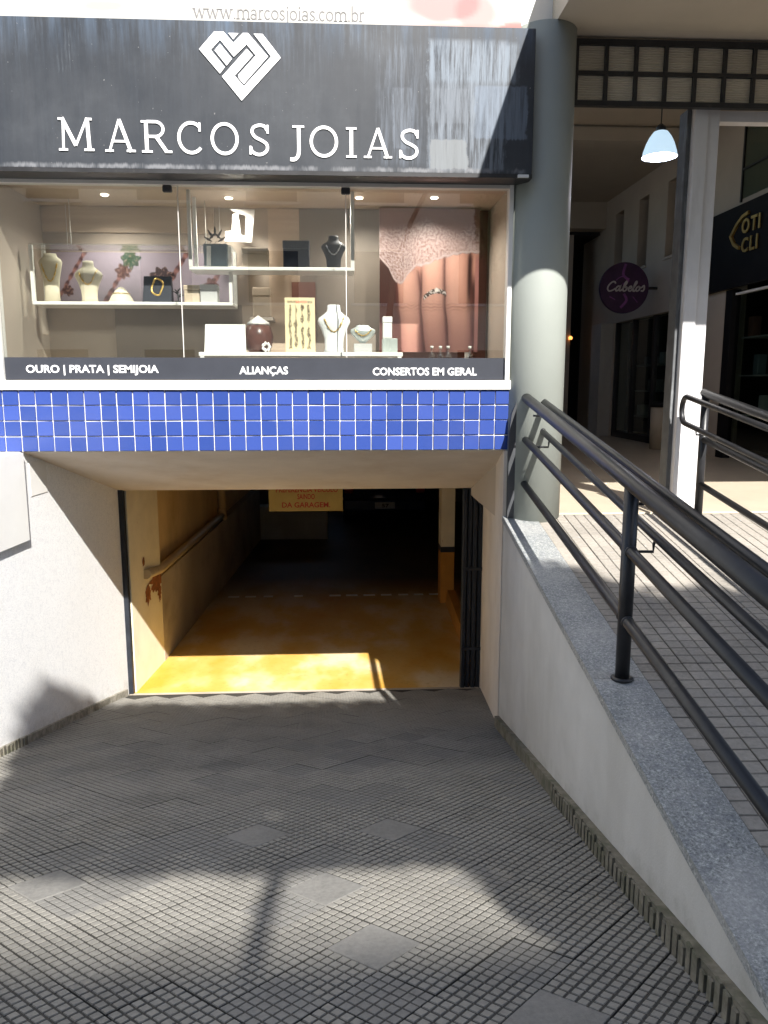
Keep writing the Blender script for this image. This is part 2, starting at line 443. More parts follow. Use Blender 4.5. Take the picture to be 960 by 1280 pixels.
    def mesh(s, name, mats, off=Vector((0, 0, 0))):
        me = bpy.data.meshes.new(name)
        me.from_pydata([(x - off.x, y - off.y, z - off.z) for x, y, z in s.v], [], s.f)
        for m in (mats if isinstance(mats, (list, tuple)) else [mats]): me.materials.append(M[m])
        me.polygons.foreach_set('material_index', s.mi)
        me.polygons.foreach_set('use_smooth', [i in s.smooth for i in range(len(s.f))])
        me.update(); return me
    def build(s, name, mat, parent=None, loc=None):
        off = Vector(loc) if loc is not None else (wloc(parent) if parent is not None else Vector((0, 0, 0)))
        o = bpy.data.objects.new(name, s.mesh(name, mat, off)); COL.objects.link(o)
        if parent is not None:
            o.parent = parent; o.location = off - wloc(parent)
        else: o.location = off
        return o

def tag(o, label=None, cat=None, group=None, kind=None):
    if label: o['label'] = label
    if cat: o['category'] = cat
    if group: o['group'] = group
    if kind: o['kind'] = kind
    return o
def thing(name, loc, label, cat, group=None):
    o = bpy.data.objects.new(name, None); COL.objects.link(o); o.location = loc; o.empty_display_size = .1
    return tag(o, label, cat, group)
def B(*a): return MB().box(*a)
def CB(*a, **k): return MB().cbox(*a, **k)
def inst(name, me, parent, loc, rot=None):
    o = bpy.data.objects.new(name, me); COL.objects.link(o); o.parent = parent
    o.location = Vector(loc) - wloc(parent)
    if rot is not None: o.rotation_euler = rot
    return o
def text_mesh(txt, x0, x1, z0, y, depth=.002, mat='white_letter', bold=.0, zh=None, name='lettering', parent=None):
    """built-in font, scaled to fill x0..x1 with its lowest point at z0 and (optionally) capital height zh; faces -Y"""
    cu = bpy.data.curves.new('t', 'FONT'); cu.body = txt; cu.offset = bold; cu.extrude = 0; cu.resolution_u = 3
    ob = bpy.data.objects.new('t', cu); COL.objects.link(ob)
    dg = bpy.context.evaluated_depsgraph_get(); me = bpy.data.meshes.new_from_object(ob.evaluated_get(dg))
    bpy.data.objects.remove(ob); bpy.data.curves.remove(cu)
    xs = [v.co.x for v in me.vertices]; sc = (x1 - x0) / (max(xs) - min(xs)); mx = min(xs)
    sz = sc if zh is None else zh / .72
    off = wloc(parent) if parent is not None else Vector((0, 0, 0))
    for v in me.vertices:
        v.co = Vector((x0 + (v.co.x - mx) * sc, y, z0 + v.co.y * sz)) - off
    me.materials.clear(); me.materials.append(M[mat]); me.name = name
    o = bpy.data.objects.new(name, me); COL.objects.link(o); o.parent = parent
    return o
def print_grid(name, x0, x1, z0, z1, y, nx, nz, fn, mat, parent, tilt=0.0):
    """flat printed sheet: ink colour per vertex"""
    off = wloc(parent) if parent is not None else Vector((0, 0, 0))
    vs = []; fs = []; cs = []
    for j in range(nz + 1):
        for i in range(nx + 1):
            u, v = i / nx, j / nz
            vs.append((x0 + (x1 - x0) * u - off.x, y + tilt * v - off.y, z1 + (z0 - z1) * v - off.z)); cs.append(fn(u, v))
    for j in range(nz):
        for i in range(nx):
            a = j * (nx + 1) + i; fs.append((a, a + nx + 1, a + nx + 2, a + 1))
    me = bpy.data.meshes.new(name); me.from_pydata(vs, [], fs)
    at = me.color_attributes.new('print', 'FLOAT_COLOR', 'POINT')
    at.data.foreach_set('color', [c for q in cs for c in (q[0], q[1], q[2], 1.0)])
    me.materials.append(M[mat]); me.update()
    o = bpy.data.objects.new(name, me); COL.objects.link(o); o.parent = parent
    return o
def s2l(r, g, b):
    f = lambda c: (c / 255 / 12.92) if c < 10 else ((c / 255 + .055) / 1.055) ** 2.4
    return (f(r), f(g), f(b))
def lerp(a, b, t): return tuple(x + (y - x) * t for x, y in zip(a, b))
def sstep(a, b, x):
    t = max(0, min(1, (x - a) / (b - a))); return t * t * (3 - 2 * t)
def N(x, y, z=0): return noise.noise(Vector((x, y, z)))

# planes of the place
def drive_z(y): return -1.18 - .229 * y
def ramp_z(y): return -1.62 + .152 * y
def left_x(y): return -2.036 + .0819 * (y - 5.0)
def right_x(y): return 1.05 + .023 * (y - 5.0)
def floor_z(y): return -2.715 - .012 * (y - 6.62)
STREET = -1.40; AFLOOR = -.85

# ================================================================== SETTING
g = MB()
for x0, x1, y0, y1 in ((-900, 900, -900, -9.0), (-900, 900, -3.9, .95), (-900, -9, .95, 40), (14, 900, .95, 40), (-900, 900, 40, 900)):
    g.add([(x0, y0, STREET), (x1, y0, STREET), (x1, y1, STREET), (x0, y1, STREET)], [(0, 1, 2, 3)])
tag(g.build('ground', 'pavement'), kind='structure')
g = MB().add([(-900, -9.0, STREET - .14), (900, -9.0, STREET - .14), (900, -3.9, STREET - .14), (-900, -3.9, STREET - .14)], [(0, 1, 2, 3)])
g.box(-300, 300, -4.05, -3.9, STREET - .14, STREET + .004); g.box(-300, 300, -9.0, -8.85, STREET - .14, STREET + .004)
tag(g.build('road', 'street_asphalt'), kind='structure')

# driveway: sloping bed, then the cement tiles
yb, ye = .96, 6.56
g = MB().add([(left_x(yb) - .1, yb, drive_z(yb) - .012), (right_x(yb) + .08, yb, drive_z(yb) - .012), (1.21, ye, drive_z(ye) - .012), (left_x(ye) - .1, ye, drive_z(ye) - .012)], [(0, 1, 2, 3)])
drive = tag(g.build('driveway', 'tile_groove'), kind='structure')
pd = math.atan(.229)
def tile_mesh(name, size, cells, gap, gw, hgt, mats, worn=0.0):
    m = MB(); h = size / 2 - gap / 2
    m.cur = 1; m.cbox(-h, h, -h, h, -.02, 0, c=.0006)
    m.cur = 0; p = size / cells
    for i in range(cells):
        for j in range(cells):
            x = -size / 2 + (i + .5) * p; y = -size / 2 + (j + .5) * p; a = p / 2 - gw / 2; b = a - .0014; z = hgt
            if worn and random.random() < worn: continue
            jx = [random.uniform(-.0008, .0008) for _ in range(8)]
            m.add([(x - a, y - a, -.001), (x + a, y - a, -.001), (x + a, y + a, -.001), (x - a, y + a, -.001),
                   (x - b + jx[0], y - b + jx[1], z), (x + b + jx[2], y - b + jx[3], z), (x + b + jx[4], y + b + jx[5], z), (x - b + jx[6], y + b + jx[7], z)],
                  [(4, 5, 6, 7), (0, 1, 5, 4), (1, 2, 6, 5), (2, 3, 7, 6), (3, 0, 4, 7)])
    return m.mesh(name, mats)
TS = .20
tm = [tile_mesh('paving_tile', TS, 6, .0035, .0068, .0028, ['tile_face', 'tile_groove']) for _ in range(3)]
tm.append(tile_mesh('paving_tile', TS, 6, .0035, .0045, .0016, ['tile_plain', 'tile_groove']))
plain = MB().cbox(-.0985, .0985, -.0985, .0985, -.02, .0028, c=.002).mesh('paving_tile', 'tile_plain')
rotd = Matrix.Rotation(-pd, 4, 'X') @ Matrix.Rotation(R(47), 4, 'Z')
cells = []
for i in range(-30, 31):
    for j in range(-30, 31):
        a = R(47); lx = i * TS * math.cos(a) - j * TS * math.sin(a) + .03; ly = i * TS * math.sin(a) + j * TS * math.cos(a) + .055
        y = 3.4 + ly * math.cos(pd); x = lx
        if y < 1.06 or y > 6.40: continue
        if x < left_x(y) - .1 or x > (right_x(y) if y < 5 else 1.05 + .105 * (y - 5)) + .1: continue
        cells.append((y, x))
cells.sort()
PL = {(0.0, 2.5), (.16, 2.67), (.02, 2.12), (.26, 3.02)}
def kind_of(x, y):
    if any(abs(x - a) + abs(y - b) < .13 for a, b in PL): return plain
    h = (math.sin(x * 91.7 + y * 47.3) * 4375.5) % 1
    if h < .010: return plain
    if h < .17: return tm[3]
    return tm[int(h * 77) % 3]
rest = MB(); cells = [c for c in cells if c[0] >= 1.42] + [c for c in cells if c[0] < 1.42]
for q, (y, x) in enumerate(cells):
    me = kind_of(x, y); jz = random.uniform(-.0015, .0015)
    loc = Vector((x, y, drive_z(y) - .002 + jz))
    tw = Matrix.Rotation(random.uniform(-.006, .006), 4, 'Z')
    if q < 300:
        o = inst('paving_tile', me, drive, loc); o.rotation_euler = (rotd @ tw).to_euler()
    else:
        mt = Matrix.Translation(loc) @ rotd; b0 = len(rest.v)
        rest.v += [tuple(mt @ v.co) for v in me.vertices]
        for p in me.polygons:
            rest.cur = p.material_index if me is not plain else 2
            rest.face([b0 + k for k in p.vertices])
o = rest.build('paving_tiles', ['tile_face', 'tile_groove', 'tile_plain'], drive); tag(o, kind='stuff')

# walkway ramp up to the arcade
g = MB().add([(right_x(1.2), 1.2, ramp_z(1.2) - .011), (14, 1.2, ramp_z(1.2) - .011), (14, 5.05, ramp_z(5.05) - .011), (right_x(5.05), 5.05, ramp_z(5.05) - .011)], [(0, 1, 2, 3)])
walk = tag(g.build('walkway', 'ramp_groove'), kind='structure')
rm = [tile_mesh('walkway_tile', .20, 3, .004, .0055, .003, ['ramp_face', 'ramp_groove']) for _ in range(3)]
pr = math.atan(.152)
for i in range(0, 9):
    for j in range(0, 18):
        y = 4.93 - j * .20 * math.cos(pr); x = 1.361 + i * .20 + .023 * (y - 5)
        if x / y > .66: continue
        o = inst('walkway_tile', random.choice(rm), walk, (x, y, ramp_z(y) - .008 + random.uniform(-.001, .001)))
        o.rotation_euler = (Matrix.Rotation(pr, 4, 'X') @ Matrix.Rotation(R(-1.3), 4, 'Z')).to_euler()
g = B(1.30, 14, 5.05, 20, AFLOOR - .1, AFLOOR); g.box(1.075, 1.2999, 5.05, 5.25, AFLOOR - .1, AFLOOR)
tag(g.build('arcade_floor', 'arcade_tile'), kind='structure')

# garage floor with its worn dashed line
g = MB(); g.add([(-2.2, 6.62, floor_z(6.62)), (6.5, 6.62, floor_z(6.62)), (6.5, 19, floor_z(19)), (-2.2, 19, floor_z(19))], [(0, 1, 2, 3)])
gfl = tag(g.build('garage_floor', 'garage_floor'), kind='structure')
for x0, x1 in ((-1.52, -1.38), (-1.30, -1.16), (-1.06, -.94), (-.66, -.55), (-.20, -.05), (.02, .17), (.25, .40), (.48, .62), (.71, .84), (.92, 1.04), (1.12, 1.24)):
    z = floor_z(9.93) + .006
    MB().box(x0, x1, 9.90, 9.965, z - .004, z).build('dash', 'white_plaster', gfl)

# ================================================================== SHOP BUILDING
shop = thing('shop_building', (0, 5.0, AFLOOR), 'jewellery shop building with blue tiled band over a sunken garage opening', 'building')
B(-9.0, 1.27, 5.0, 6.2, 2.06, 7.5).build('upper_wall', 'white_plaster', shop)
B(-9.0, -2.142, 5.0, 6.2, -.033, 2.06).build('side_wall', 'white_plaster', shop)
# lintel beam with tiles
lint = B(-9.0, 1.09, 5.012, 5.95, -.423, -.036).build('tile_band', 'grout', shop)
bt = MB().cbox(-.0472, .0472, -.006, .006, -.0446, .0446, c=.0022).mesh('tile', 'blue_tile')
for r in range(4):
    for k in range(-6, 32):
        x = -2.02 + (k + .5) * .1 - .05 + .05
        inst('tile', bt, lint, (x + random.uniform(-.0006, .0006), 5.008 + random.uniform(-.0012, .0012), -.0845 - r * .097 + random.uniform(-.001, .001)), (random.gauss(0, .012), random.gauss(0, .006), random.gauss(0, .012)))
# sloping soffit from the band down to the gate head
soff = MB().hexa([(-2.2, 5.03, -.428), (1.065, 5.03, -.428), (1.30, 6.62, -.89), (-2.2, 6.62, -.89), (-2.2, 5.03, -.30), (1.065, 5.03, -.30), (1.30, 6.62, -.30), (-2.2, 6.62, -.30)])
soff.build('soffit', 'soffit_plaster', shop)
# garage jamb on the right (flares outwards towards the gate)
MB().hexa([(1.045, 5.0, -2.6), (1.20, 5.0, -2.6), (1.295, 6.75, -3.0), (1.225, 6.75, -3.0), (1.045, 5.0, -.43), (1.20, 5.0, -.43), (1.295, 6.75, -.43), (1.225, 6.75, -.43)]).build('garage_jamb', 'soffit_plaster', shop)
# round column carrying the slab
MB().lathe(1.245, 5.06, [(AFLOOR - .1, .188), (2.10, .188)], 48).build('column', 'column_paint', shop)
B(1.27, 14.0, 3.27, 5.0, 2.10, 2.56).build('canopy_slab', 'beige_paint', shop)
B(1.272, 14.0, 5.0, 6.2, 2.104, 7.5).build('upper_wall', 'wall_beige', shop)
B(1.10, 1.30, 5.2, 13, AFLOOR - .1, 2.0).build('arcade_side_wall', 'wall_beige', shop)

# --- display window
win = B(-2.14, 1.10, 4.985, 5.10, -.034, .022).build('display_window', 'white_frame', shop)
B(1.036, 1.062, 4.98, 5.06, .022, 1.225).build('jamb', 'white_frame', win)
B(-2.14, -2.092, 4.98, 5.06, .022, 1.225).build('jamb', 'white_frame', win)
B(-2.092, 1.036, 4.985, 5.05, 1.185, 1.212).build('head_rail', 'aluminium', win)
for x0, x1 in ((-2.092, -.992), (-.989, .028), (.031, 1.036)):
    B(x0, x1, 5.012, 5.018, .022, 1.185).build('glass_pane', 'window_glass', win)
for x in (-1.051, .027):
    CB(x - .028, x + .028, 5.000, 5.032, 1.145, 1.184, c=.006).build('clip', 'plastic_dark', win)
    B(x - .002 + (.06 if x < -1 else .0), x + .002 + (.06 if x < -1 else .0), 5.008, 5.022, .165, 1.184).build('pane_joint', 'aluminium', win)
B(-2.091, 1.035, 5.0075, 5.0105, .026, .163).build('lettering_strip', 'strip_vinyl', win)
for t, x0, x1, z in (('OURO | PRATA | SEMIJOIA', -1.963, -1.151, .070), ('ALIANÇAS', -.650, -.345, .062), ('CONSERTOS EM GERAL', .191, .856, .056)):
    text_mesh(t, x0, x1, z, 5.0062, bold=.022, zh=.047, parent=win)
# display recess behind the glass
rec = B(-2.2, 1.2, 5.80, 5.86, -.03, 1.26).build('display_back', 'taupe_panel', shop)
B(-2.14, 1.10, 5.10, 5.80, -.034, .020).build('display_floor', 'dark_panel', shop)
B(-2.14, 1.10, 5.05, 5.80, 1.226, 1.26).build('display_ceiling', 'wood_panel', shop)
B(-2.2, -2.093, 5.06, 5.80, .02, 1.226).build('display_cheek', 'taupe_panel', shop)
B(1.063, 1.10, 5.06, 5.80, .02, 1.226).build('display_cheek', 'taupe_panel', shop)
for a in ((-1.62, -.72, 5.785, 5.80, .02, .56, 'dark_panel'), (-.52, -.30, 5.782, 5.80, .02, 1.22, 'wood_panel'), (-.30, .27, 5.78, 5.80, .02, 1.222, 'dark_panel'),
          (-.36, -.19, 5.774, 5.7795, .3, .72, 'wine_panel'), (-2.09, -.9, 5.784, 5.80, 1.05, 1.222, 'wood_panel'), (.27, 1.05, 5.786, 5.80, .02, 1.222, 'wine_panel')):
    B(*a[:6]).build('back_panel', a[6], shop)
B(-9, 1.28, 5.87, 5.95, -.42, 2.06).build('inner_wall', 'white_plaster', shop)
for x, y in ((-1.55, 5.45), (-.75, 5.5), (.12, 5.45), (.62, 5.42)):
    o = MB().lathe(x, y, [(1.219, .022), (1.2255, .026)], 20).build('downlight', 'downlight', shop)
    ld = bpy.data.lights.new('downlight_lamp', 'SPOT'); ld.energy = 16; ld.spot_size = R(150); ld.spot_blend = .8; ld.color = (1, .94, .86); ld.shadow_soft_size = .03
    lo = bpy.data.objects.new('downlight_lamp', ld); COL.objects.link(lo); lo.parent = shop; lo.location = Vector((x, y, 1.205)) - wloc(shop)

# --- garage walls
def wallq(name, mat, pts, z0, z1, thick, parent=shop):
    (xa, ya), (xb, yb2) = pts; d = Vector((xb - xa, yb2 - ya)).normalized(); nrm = Vector((-d.y, d.x)) * thick
    return MB().hexa([(xa, ya, z0), (xb, yb2, z0), (xb + nrm.x, yb2 + nrm.y, z0), (xa + nrm.x, ya + nrm.y, z0), (xa, ya, z1), (xb, yb2, z1), (xb + nrm.x, yb2 + nrm.y, z1), (xa + nrm.x, ya + nrm.y, z1)]).build(name, mat, parent)
wallq('garage_pier', 'cream_paint', [(-1.86, 6.68), (-1.795, 7.5)], -2.95, -.60, .5)
wallq('garage_lower_wall', 'concrete', [(-1.79, 7.5), (-1.52, 14.0)], -2.95, -1.86, .5)
wallq('garage_upper_wall', 'ochre_paint', [(-1.88, 7.501), (-1.64, 14.0)], -1.86, -.60, .4)
B(-2.3, 6.6, 18.8, 19.0, -3.2, -.955).build('garage_back_wall', 'concrete', shop)
B(-2.4, 1.26, 6.64, 19, -.62, -.5).build('garage_ceiling', 'concrete', shop)
B(1.262, 6.6, 6.64, 19, -1.05, -.953).build('garage_ceiling', 'concrete', shop)
B(6.4, 6.6, 6.6, 19, -3.2, -1.051).build('garage_side_wall', 'concrete', shop)
B(1.23, 6.6, 6.76, 6.9, -3.2, -1.051).build('garage_front_wall', 'concrete', shop)
B(-2.3, -2.2, 13.8, 19, -3.2, -.5).build('garage_side_wall', 'concrete', shop)
B(-1.55, -.30, 14.0, 14.3, -3.0, -2.20).build('garage_low_wall', 'cream_wall', shop)
p = B(1.215, 1.385, 9.5, 9.75, -2.02, -1.051).build('garage_pillar', 'cream_paint', shop)
B(1.212, 1.388, 9.497, 9.753, -2.09, -2.02).build('painted_band', 'black_gate', p)
B(1.215, 1.385, 9.5, 9.75, -2.78, -2.09).build('painted_foot', 'orange_paint', p)
MB().hexa([(1.20, 7.0, -2.74), (1.30, 7.0, -2.74), (1.42, 9.49, -2.76), (1.28, 9.49, -2.76), (1.21, 7.0, -2.56), (1.28, 7.0, -2.56), (1.40, 9.49, -2.58), (1.30, 9.49, -2.58)]).build('garage_kerb', 'orange_paint', shop)
# rusty, flaking paint round the pipe end on the pier
for (y, z, ry, rz, q) in ((7.36, -1.86, .16, .10, 1), (7.10, -1.93, .07, .09, 2), (7.02, -1.60, .03, .04, 3), (7.43, -1.99, .05, .09, 4)):
    x = -1.86 + .0793 * (y - 6.68); pts = []
    for k in range(40):
        a = 2 * math.pi * k / 40; rr = 1 + .55 * N(3 * math.cos(a), 3 * math.sin(a), q) + .3 * N(9 * math.cos(a), 9 * math.sin(a), q)
        yy = min(7.495, y + ry * rr * math.cos(a)); pts.append((-1.86 + .0793 * (yy - 6.68) + .004, yy, z + rz * rr * math.sin(a)))
    MB().add(pts, [tuple(range(40))]).build('rust_patch', 'rust', shop)

# --- left side wall of the driveway
lw = thing('side_wall', (left_x(5), 5.0, -2.32), 'white speckled stucco wall on the left side of the driveway', 'wall')
def lwq(name, mat, y0, y1, o, z0, z1, zs=False, back=.6):
    xa, xb = left_x(y0) + o, left_x(y1) + o
    za, zb = (drive_z(y0) + z0, drive_z(y1) + z0) if zs else (z0, z0)
    zc, zd = (drive_z(y0) + z1, drive_z(y1) + z1) if zs else (z1, z1)
    return MB().hexa([(xa - back, y0, za), (xa, y0, za), (xb, y1, zb), (xb - back, y1, zb), (xa - back, y0, zc), (xa, y0, zc), (xb, y1, zd), (xb - back, y1, zd)]).build(name, mat, lw)
lwq('wall', 'left_stucco', 1.0, 5.02, 0, -3.0, -.424)
lwq('wall', 'left_stucco', 5.021, 6.60, -.0008, -3.0, -.36)
lwq('plaster_block', 'white_frame', 1.0, 4.985, .028, -.985, -.427, back=.5)
lwq('skirting_kerb', 'kerb_pale', 1.0, 6.52, .022, -.05, .052, True, .1)
for k in range(60):
    y = 2.2 + k * .043; x = left_x(y) + .022; h = .05 + random.uniform(-.015, .012)
    B(x, x + .007, y, y + .028 * random.uniform(.7, 1.1), drive_z(y) - .03, drive_z(y) + h).build('edge_rib', 'kerb', lw)
lwq('plaster_patch', 'white_plaster', 5.10, 5.33, .003, -.72, -.50, back=.1)

# --- retaining wall of the walkway, granite coping
rw = thing('retaining_wall', (right_x(3), 3.0, -1.9), 'cream rendered retaining wall with speckled granite coping beside the walkway', 'wall')
def rwq(name, mat, y0, y1, o0, o1, za, zb, lo_drive=False):
    z0a, z0b = (drive_z(y0) - .06, drive_z(y1) - .06) if lo_drive else (ramp_z(y0) + za, ramp_z(y1) + za)
    xa, xb = right_x(y0), right_x(y1)
    z1a, z1b = (ramp_z(y0) + zb, ramp_z(y1) + zb) if not (lo_drive and za is not None) else (drive_z(y0) + zb, drive_z(y1) + zb)
    return MB().hexa([(xa + o0, y0, z0a), (xa + o1, y0, z0a), (xb + o1, y1, z0b), (xb + o0, y1, z0b), (xa + o0, y0, z1a), (xa + o1, y0, z1a), (xb + o1, y1, z1b), (xb + o0, y1, z1b)]).build(name, mat, rw)
rwq('wall', 'cream_wall', 1.15, 4.985, 0, .20, None, -.031, True)
for y0, y1 in ((1.2, 2.926), (2.929, 4.988)):
    rwq('coping_slab', 'granite', y0, y1, -.010, .208, -.030, .003)
rwq('skirting_kerb', 'kerb', 1.1, 4.97, -.032, .02, 0, .075, True)
# broken upright ribs of old tile edge standing along the kerb
for k in range(50):
    y = 1.25 + k * .043
    h = .066 + random.uniform(-.02, .02)
    x = right_x(y) - .034
    B(x - .008, x, y, y + .030 * random.uniform(.7, 1.1), drive_z(y) - .03, drive_z(y) + h).build('edge_rib', 'kerb', rw)

# ================================================================== SIGN, BANNER
sg = thing('shop_sign', (-.4, 4.93, 1.23), 'black weathered fascia sign with white serif name and heart logo', 'sign')
CB(-2.9, 1.135, 4.83, 4.99, 1.228, 2.03, c=.004).build('panel', 'sign_board', sg)
B(-2.9, 1.132, 4.815, 4.998, 1.205, 1.2275).build('bottom_trim', 'black_metal', sg)
CB(1.045, 1.11, 4.800, 4.8148, 1.205, 1.222, c=.002).build('end_tab', 'plate_white', sg)
YS = 4.829
def arc(cx, cz, rx, rz, a0, a1, n=18):
    return [(cx + rx * math.cos(R(a0 + (a1 - a0) * i / n)), cz + rz * math.sin(R(a0 + (a1 - a0) * i / n))) for i in range(n + 1)]
def spl(pts, n=6):   # Catmull-Rom
    P = [pts[0]] + list(pts) + [pts[-1]]; o = []
    for i in range(1, len(P) - 2):
        for k in range(n):
            t = k / n; a, b, c, d = P[i - 1], P[i], P[i + 1], P[i + 2]
            o.append(tuple(.5 * (2 * b[j] + (c[j] - a[j]) * t + (2 * a[j] - 5 * b[j] + 4 * c[j] - d[j]) * t * t + (3 * b[j] - a[j] - 3 * c[j] + d[j]) * t ** 3) for j in (0, 1)))
    o.append(tuple(pts[-1])); return o
T, H = .115, .075      # stem and hairline widths, cap height 1
SER = {
 'M': (1.20, [([(.15, 0), (.19, 1)], H), ([(.15, 1), (.58, .16)], T), ([(.58, .16), (1.0, 1)], H), ([(1.0, 1), (1.04, 0)], T), ([(0, .035), (.30, .035)], .07), ([(.86, .035), (1.20, .035)], .07), ([(.02, .965), (.20, .965)], .07), ([(.98, .965), (1.16, .965)], .07)]),
 'A': (1.0, [([(.12, 0), (.50, 1)], H), ([(.50, 1), (.88, 0)], T), ([(.24, .33), (.77, .33)], .07), ([(-.02, .035), (.27, .035)], .07), ([(.73, .035), (1.04, .035)], .07)]),
 'R': (.98, [([(.18, 0), (.18, 1)], T), ([(.02, .965), (.20, .965)], .07), ([(.02, .035), (.36, .035)], .07), ([(.2, .965)] + arc(.48, .735, .25, .23, 90, -90, 14) + [(.2, .505)], .09), ([(.50, .50), (.82, .04)], T), ([(.76, .035), (1.0, .035)], .07)]),
 'C': (.92, [(arc(.50, .5, .44, .47, 48, 318, 30), .105), ([(.80, .98), (.80, .70)], .07)]),
 'O': (1.0, [(arc(.5, .5, .44, .47, 0, 360, 40)[:-1], .105, True)]),
 'S': (.72, [(spl([(.62, .80), (.54, .93), (.36, .965), (.17, .89), (.13, .73), (.24, .58), (.44, .48), (.60, .36), (.61, .18), (.47, .05), (.28, .03), (.11, .13), (.07, .27)]), .10), ([(.64, .98), (.64, .70)], .065), ([(.06, .02), (.06, .30)], .065)]),
 'J': (.42, [([(.28, 1), (.28, .22)] + spl([(.28, .22), (.25, .02), (.14, -.10), (-.01, -.10)])[1:], T), ([(.08, .965), (.46, .965)], .07)]),
 'I': (.34, [([(.17, 0), (.17, 1)], T), ([(.0, .035), (.34, .035)], .07), ([(.0, .965), (.34, .965)], .07)]),
 # lower case (x-height .62)
 'w': (1.0, [([(.08, .62), (.28, .0)], .10), ([(.28, 0), (.48, .58)], .06), ([(.48, .62), (.68, 0)], .10), ([(.68, 0), (.88, .62)], .06), ([(-.02, .60), (.2, .60)], .05), ([(.78, .60), (1.0, .60)], .05)]),
 'm': (1.05, [([(.14, 0), (.14, .62)], .09), ([(.53, 0), (.53, .5)], .09), ([(.92, 0), (.92, .5)], .09), (arc(.345, .42, .185, .18, 170, 0, 8), .07), (arc(.735, .42, .185, .18, 170, 0, 8), .07), ([(.0, .02), (.26, .02)], .045), ([(.41, .02), (.65, .02)], .045), ([(.80, .02), (1.04, .02)], .045)]),
 'a': (.58, [([(.44, .0), (.44, .45)], .09), (arc(.27, .45, .17, .16, 0, 160, 8), .065), (arc(.25, .17, .19, .16, 30, 330, 14), .075)]),
 'r': (.45, [([(.14, 0), (.14, .62)], .09), (arc(.33, .40, .18, .2, 160, 60, 6), .07), ([(.0, .02), (.28, .02)], .045)]),
 'c': (.52, [(arc(.28, .31, .21, .29, 45, 315, 16), .08)]),
 'o': (.62, [(arc(.31, .31, .24, .28, 0, 360, 24)[:-1], .08, True)]),
 's': (.48, [(spl([(.40, .50), (.33, .59), (.2, .59), (.1, .48), (.2, .35), (.34, .26), (.4, .14), (.28, .02), (.14, .03), (.06, .14)], 4), .075)]),
 'j': (.30, [([(.18, .62), (.18, -.05)] + spl([(.18, -.05), (.12, -.2), (-.02, -.2)], 3)[1:], .09), ([(.13, .82), (.23, .82)], .1)]),
 'i': (.30, [([(.15, 0), (.15, .62)], .09), ([(.10, .82), (.20, .82)], .1), ([(.02, .02), (.28, .02)], .045)]),
 'b': (.62, [([(.12, 0), (.12, 1)], .09), (arc(.33, .31, .22, .28, 150, -150, 16), .08)]),
 '.': (.24, [([(.06, .04), (.17, .04)], .1)]),
}
def stroke_letter(mb, ch, x, z, sx, sz, y0, y1):
    for k, st in enumerate(SER[ch][1]):
        pts = [(x + px * sx, z + pz * sz) for px, pz in st[0]]
        mb.ribbon(pts, st[1] * (sx + sz) / 2, y0 - k * .00025, y1, closed=len(st) > 2)
for ch, a, b in zip('MARCOSJOIAS', (32, 146, 233, 322, 404, 498, 602, 650, 742, 788, 874), (118, 216, 307, 386, 474, 552, 634, 722, 768, 855, 928)):
    xa = -1.619 + (60 + a / 2 - 75) * .004637; xb = -1.619 + (60 + b / 2 - 75) * .004637
    t = (a - 32) / 900
    m = MB(); stroke_letter(m, ch, xa, 1.322 - .018 * t, (xb - xa) / SER[ch][0], .178 - .016 * t, YS - .005, YS)
    o = m.build('letter', 'white_letter', sg)
# heart logo: white plates with dark lines between (zoomed drawing units)
def lg(pts): return [(-.799 + (x - 135) / 700 * .459, 1.970 - (y - 85) / 600 * .363) for x, y in pts]
for pl in ([(135, 240), (270, 85), (350, 85), (432, 178), (432, 178), (515, 92), (560, 92), (728, 292), (512, 538), (470, 487), (468, 455), (622, 285), (545, 190), (432, 300), (318, 155), (235, 245), (352, 392), (308, 450)],
           [(390, 95), (478, 95), (432, 150)], [(608, 97), (685, 97), (838, 300), (490, 685), (325, 475), (545, 228), (596, 285), (435, 466), (512, 556), (754, 292)],
           [(268, 248), (316, 190), (416, 318), (368, 378)]):
    MB().plate(lg(pl), YS - .006, YS).build('logo_piece', 'white_letter', sg)

bn = thing('banner', (-.4, 4.95, 2.03), 'white printed banner with web address standing above the black sign', 'banner')
def banner_print(u, v):
    c = s2l(252, 250, 243)
    x = -2.6 + u * 3.665; z = 2.62 - v * .60
    def blob(cx, cz, rx, rz, col, amt):
        nonlocal c
        d = math.hypot((x - cx) / rx, (z - cz) / rz) + .25 * N(x * 6, z * 6, cx)
        c = lerp(c, s2l(*col), amt * sstep(1.1, .8, d))
    blob(.62, 2.17, .22, .09, (236, 170, 168), .75); blob(.80, 2.13, .14, .10, (225, 140, 140), .5)
    blob(.80, 2.035, .5, .045, (238, 190, 180), .7); blob(1.02, 2.04, .10, .05, (205, 120, 115), .6)
    blob(-1.35, 2.125, .12, .03, (222, 150, 145), .35); blob(.3, 2.4, .6, .2, (230, 150, 150), .6)
    return tuple(q * .43 for q in c)
print_grid('panel', -2.6, 1.065, 2.02, 2.62, 4.905, 160, 40, banner_print, 'print_matte', bn)
B(-2.6, 1.065, 4.907, 4.935, 2.031, 2.618).build('backing', 'white_frame', bn)
m = MB(); x = -.84
W = 'www.marcosjoias.com.br'; tot = sum(SER[c][0] for c in W); sx = .985 / tot
for c in W:
    stroke_letter(m, c, x, 2.072, sx, .082, 4.9035, 4.9045); x += SER[c][0] * sx
m.build('lettering', 'print_grey', bn)

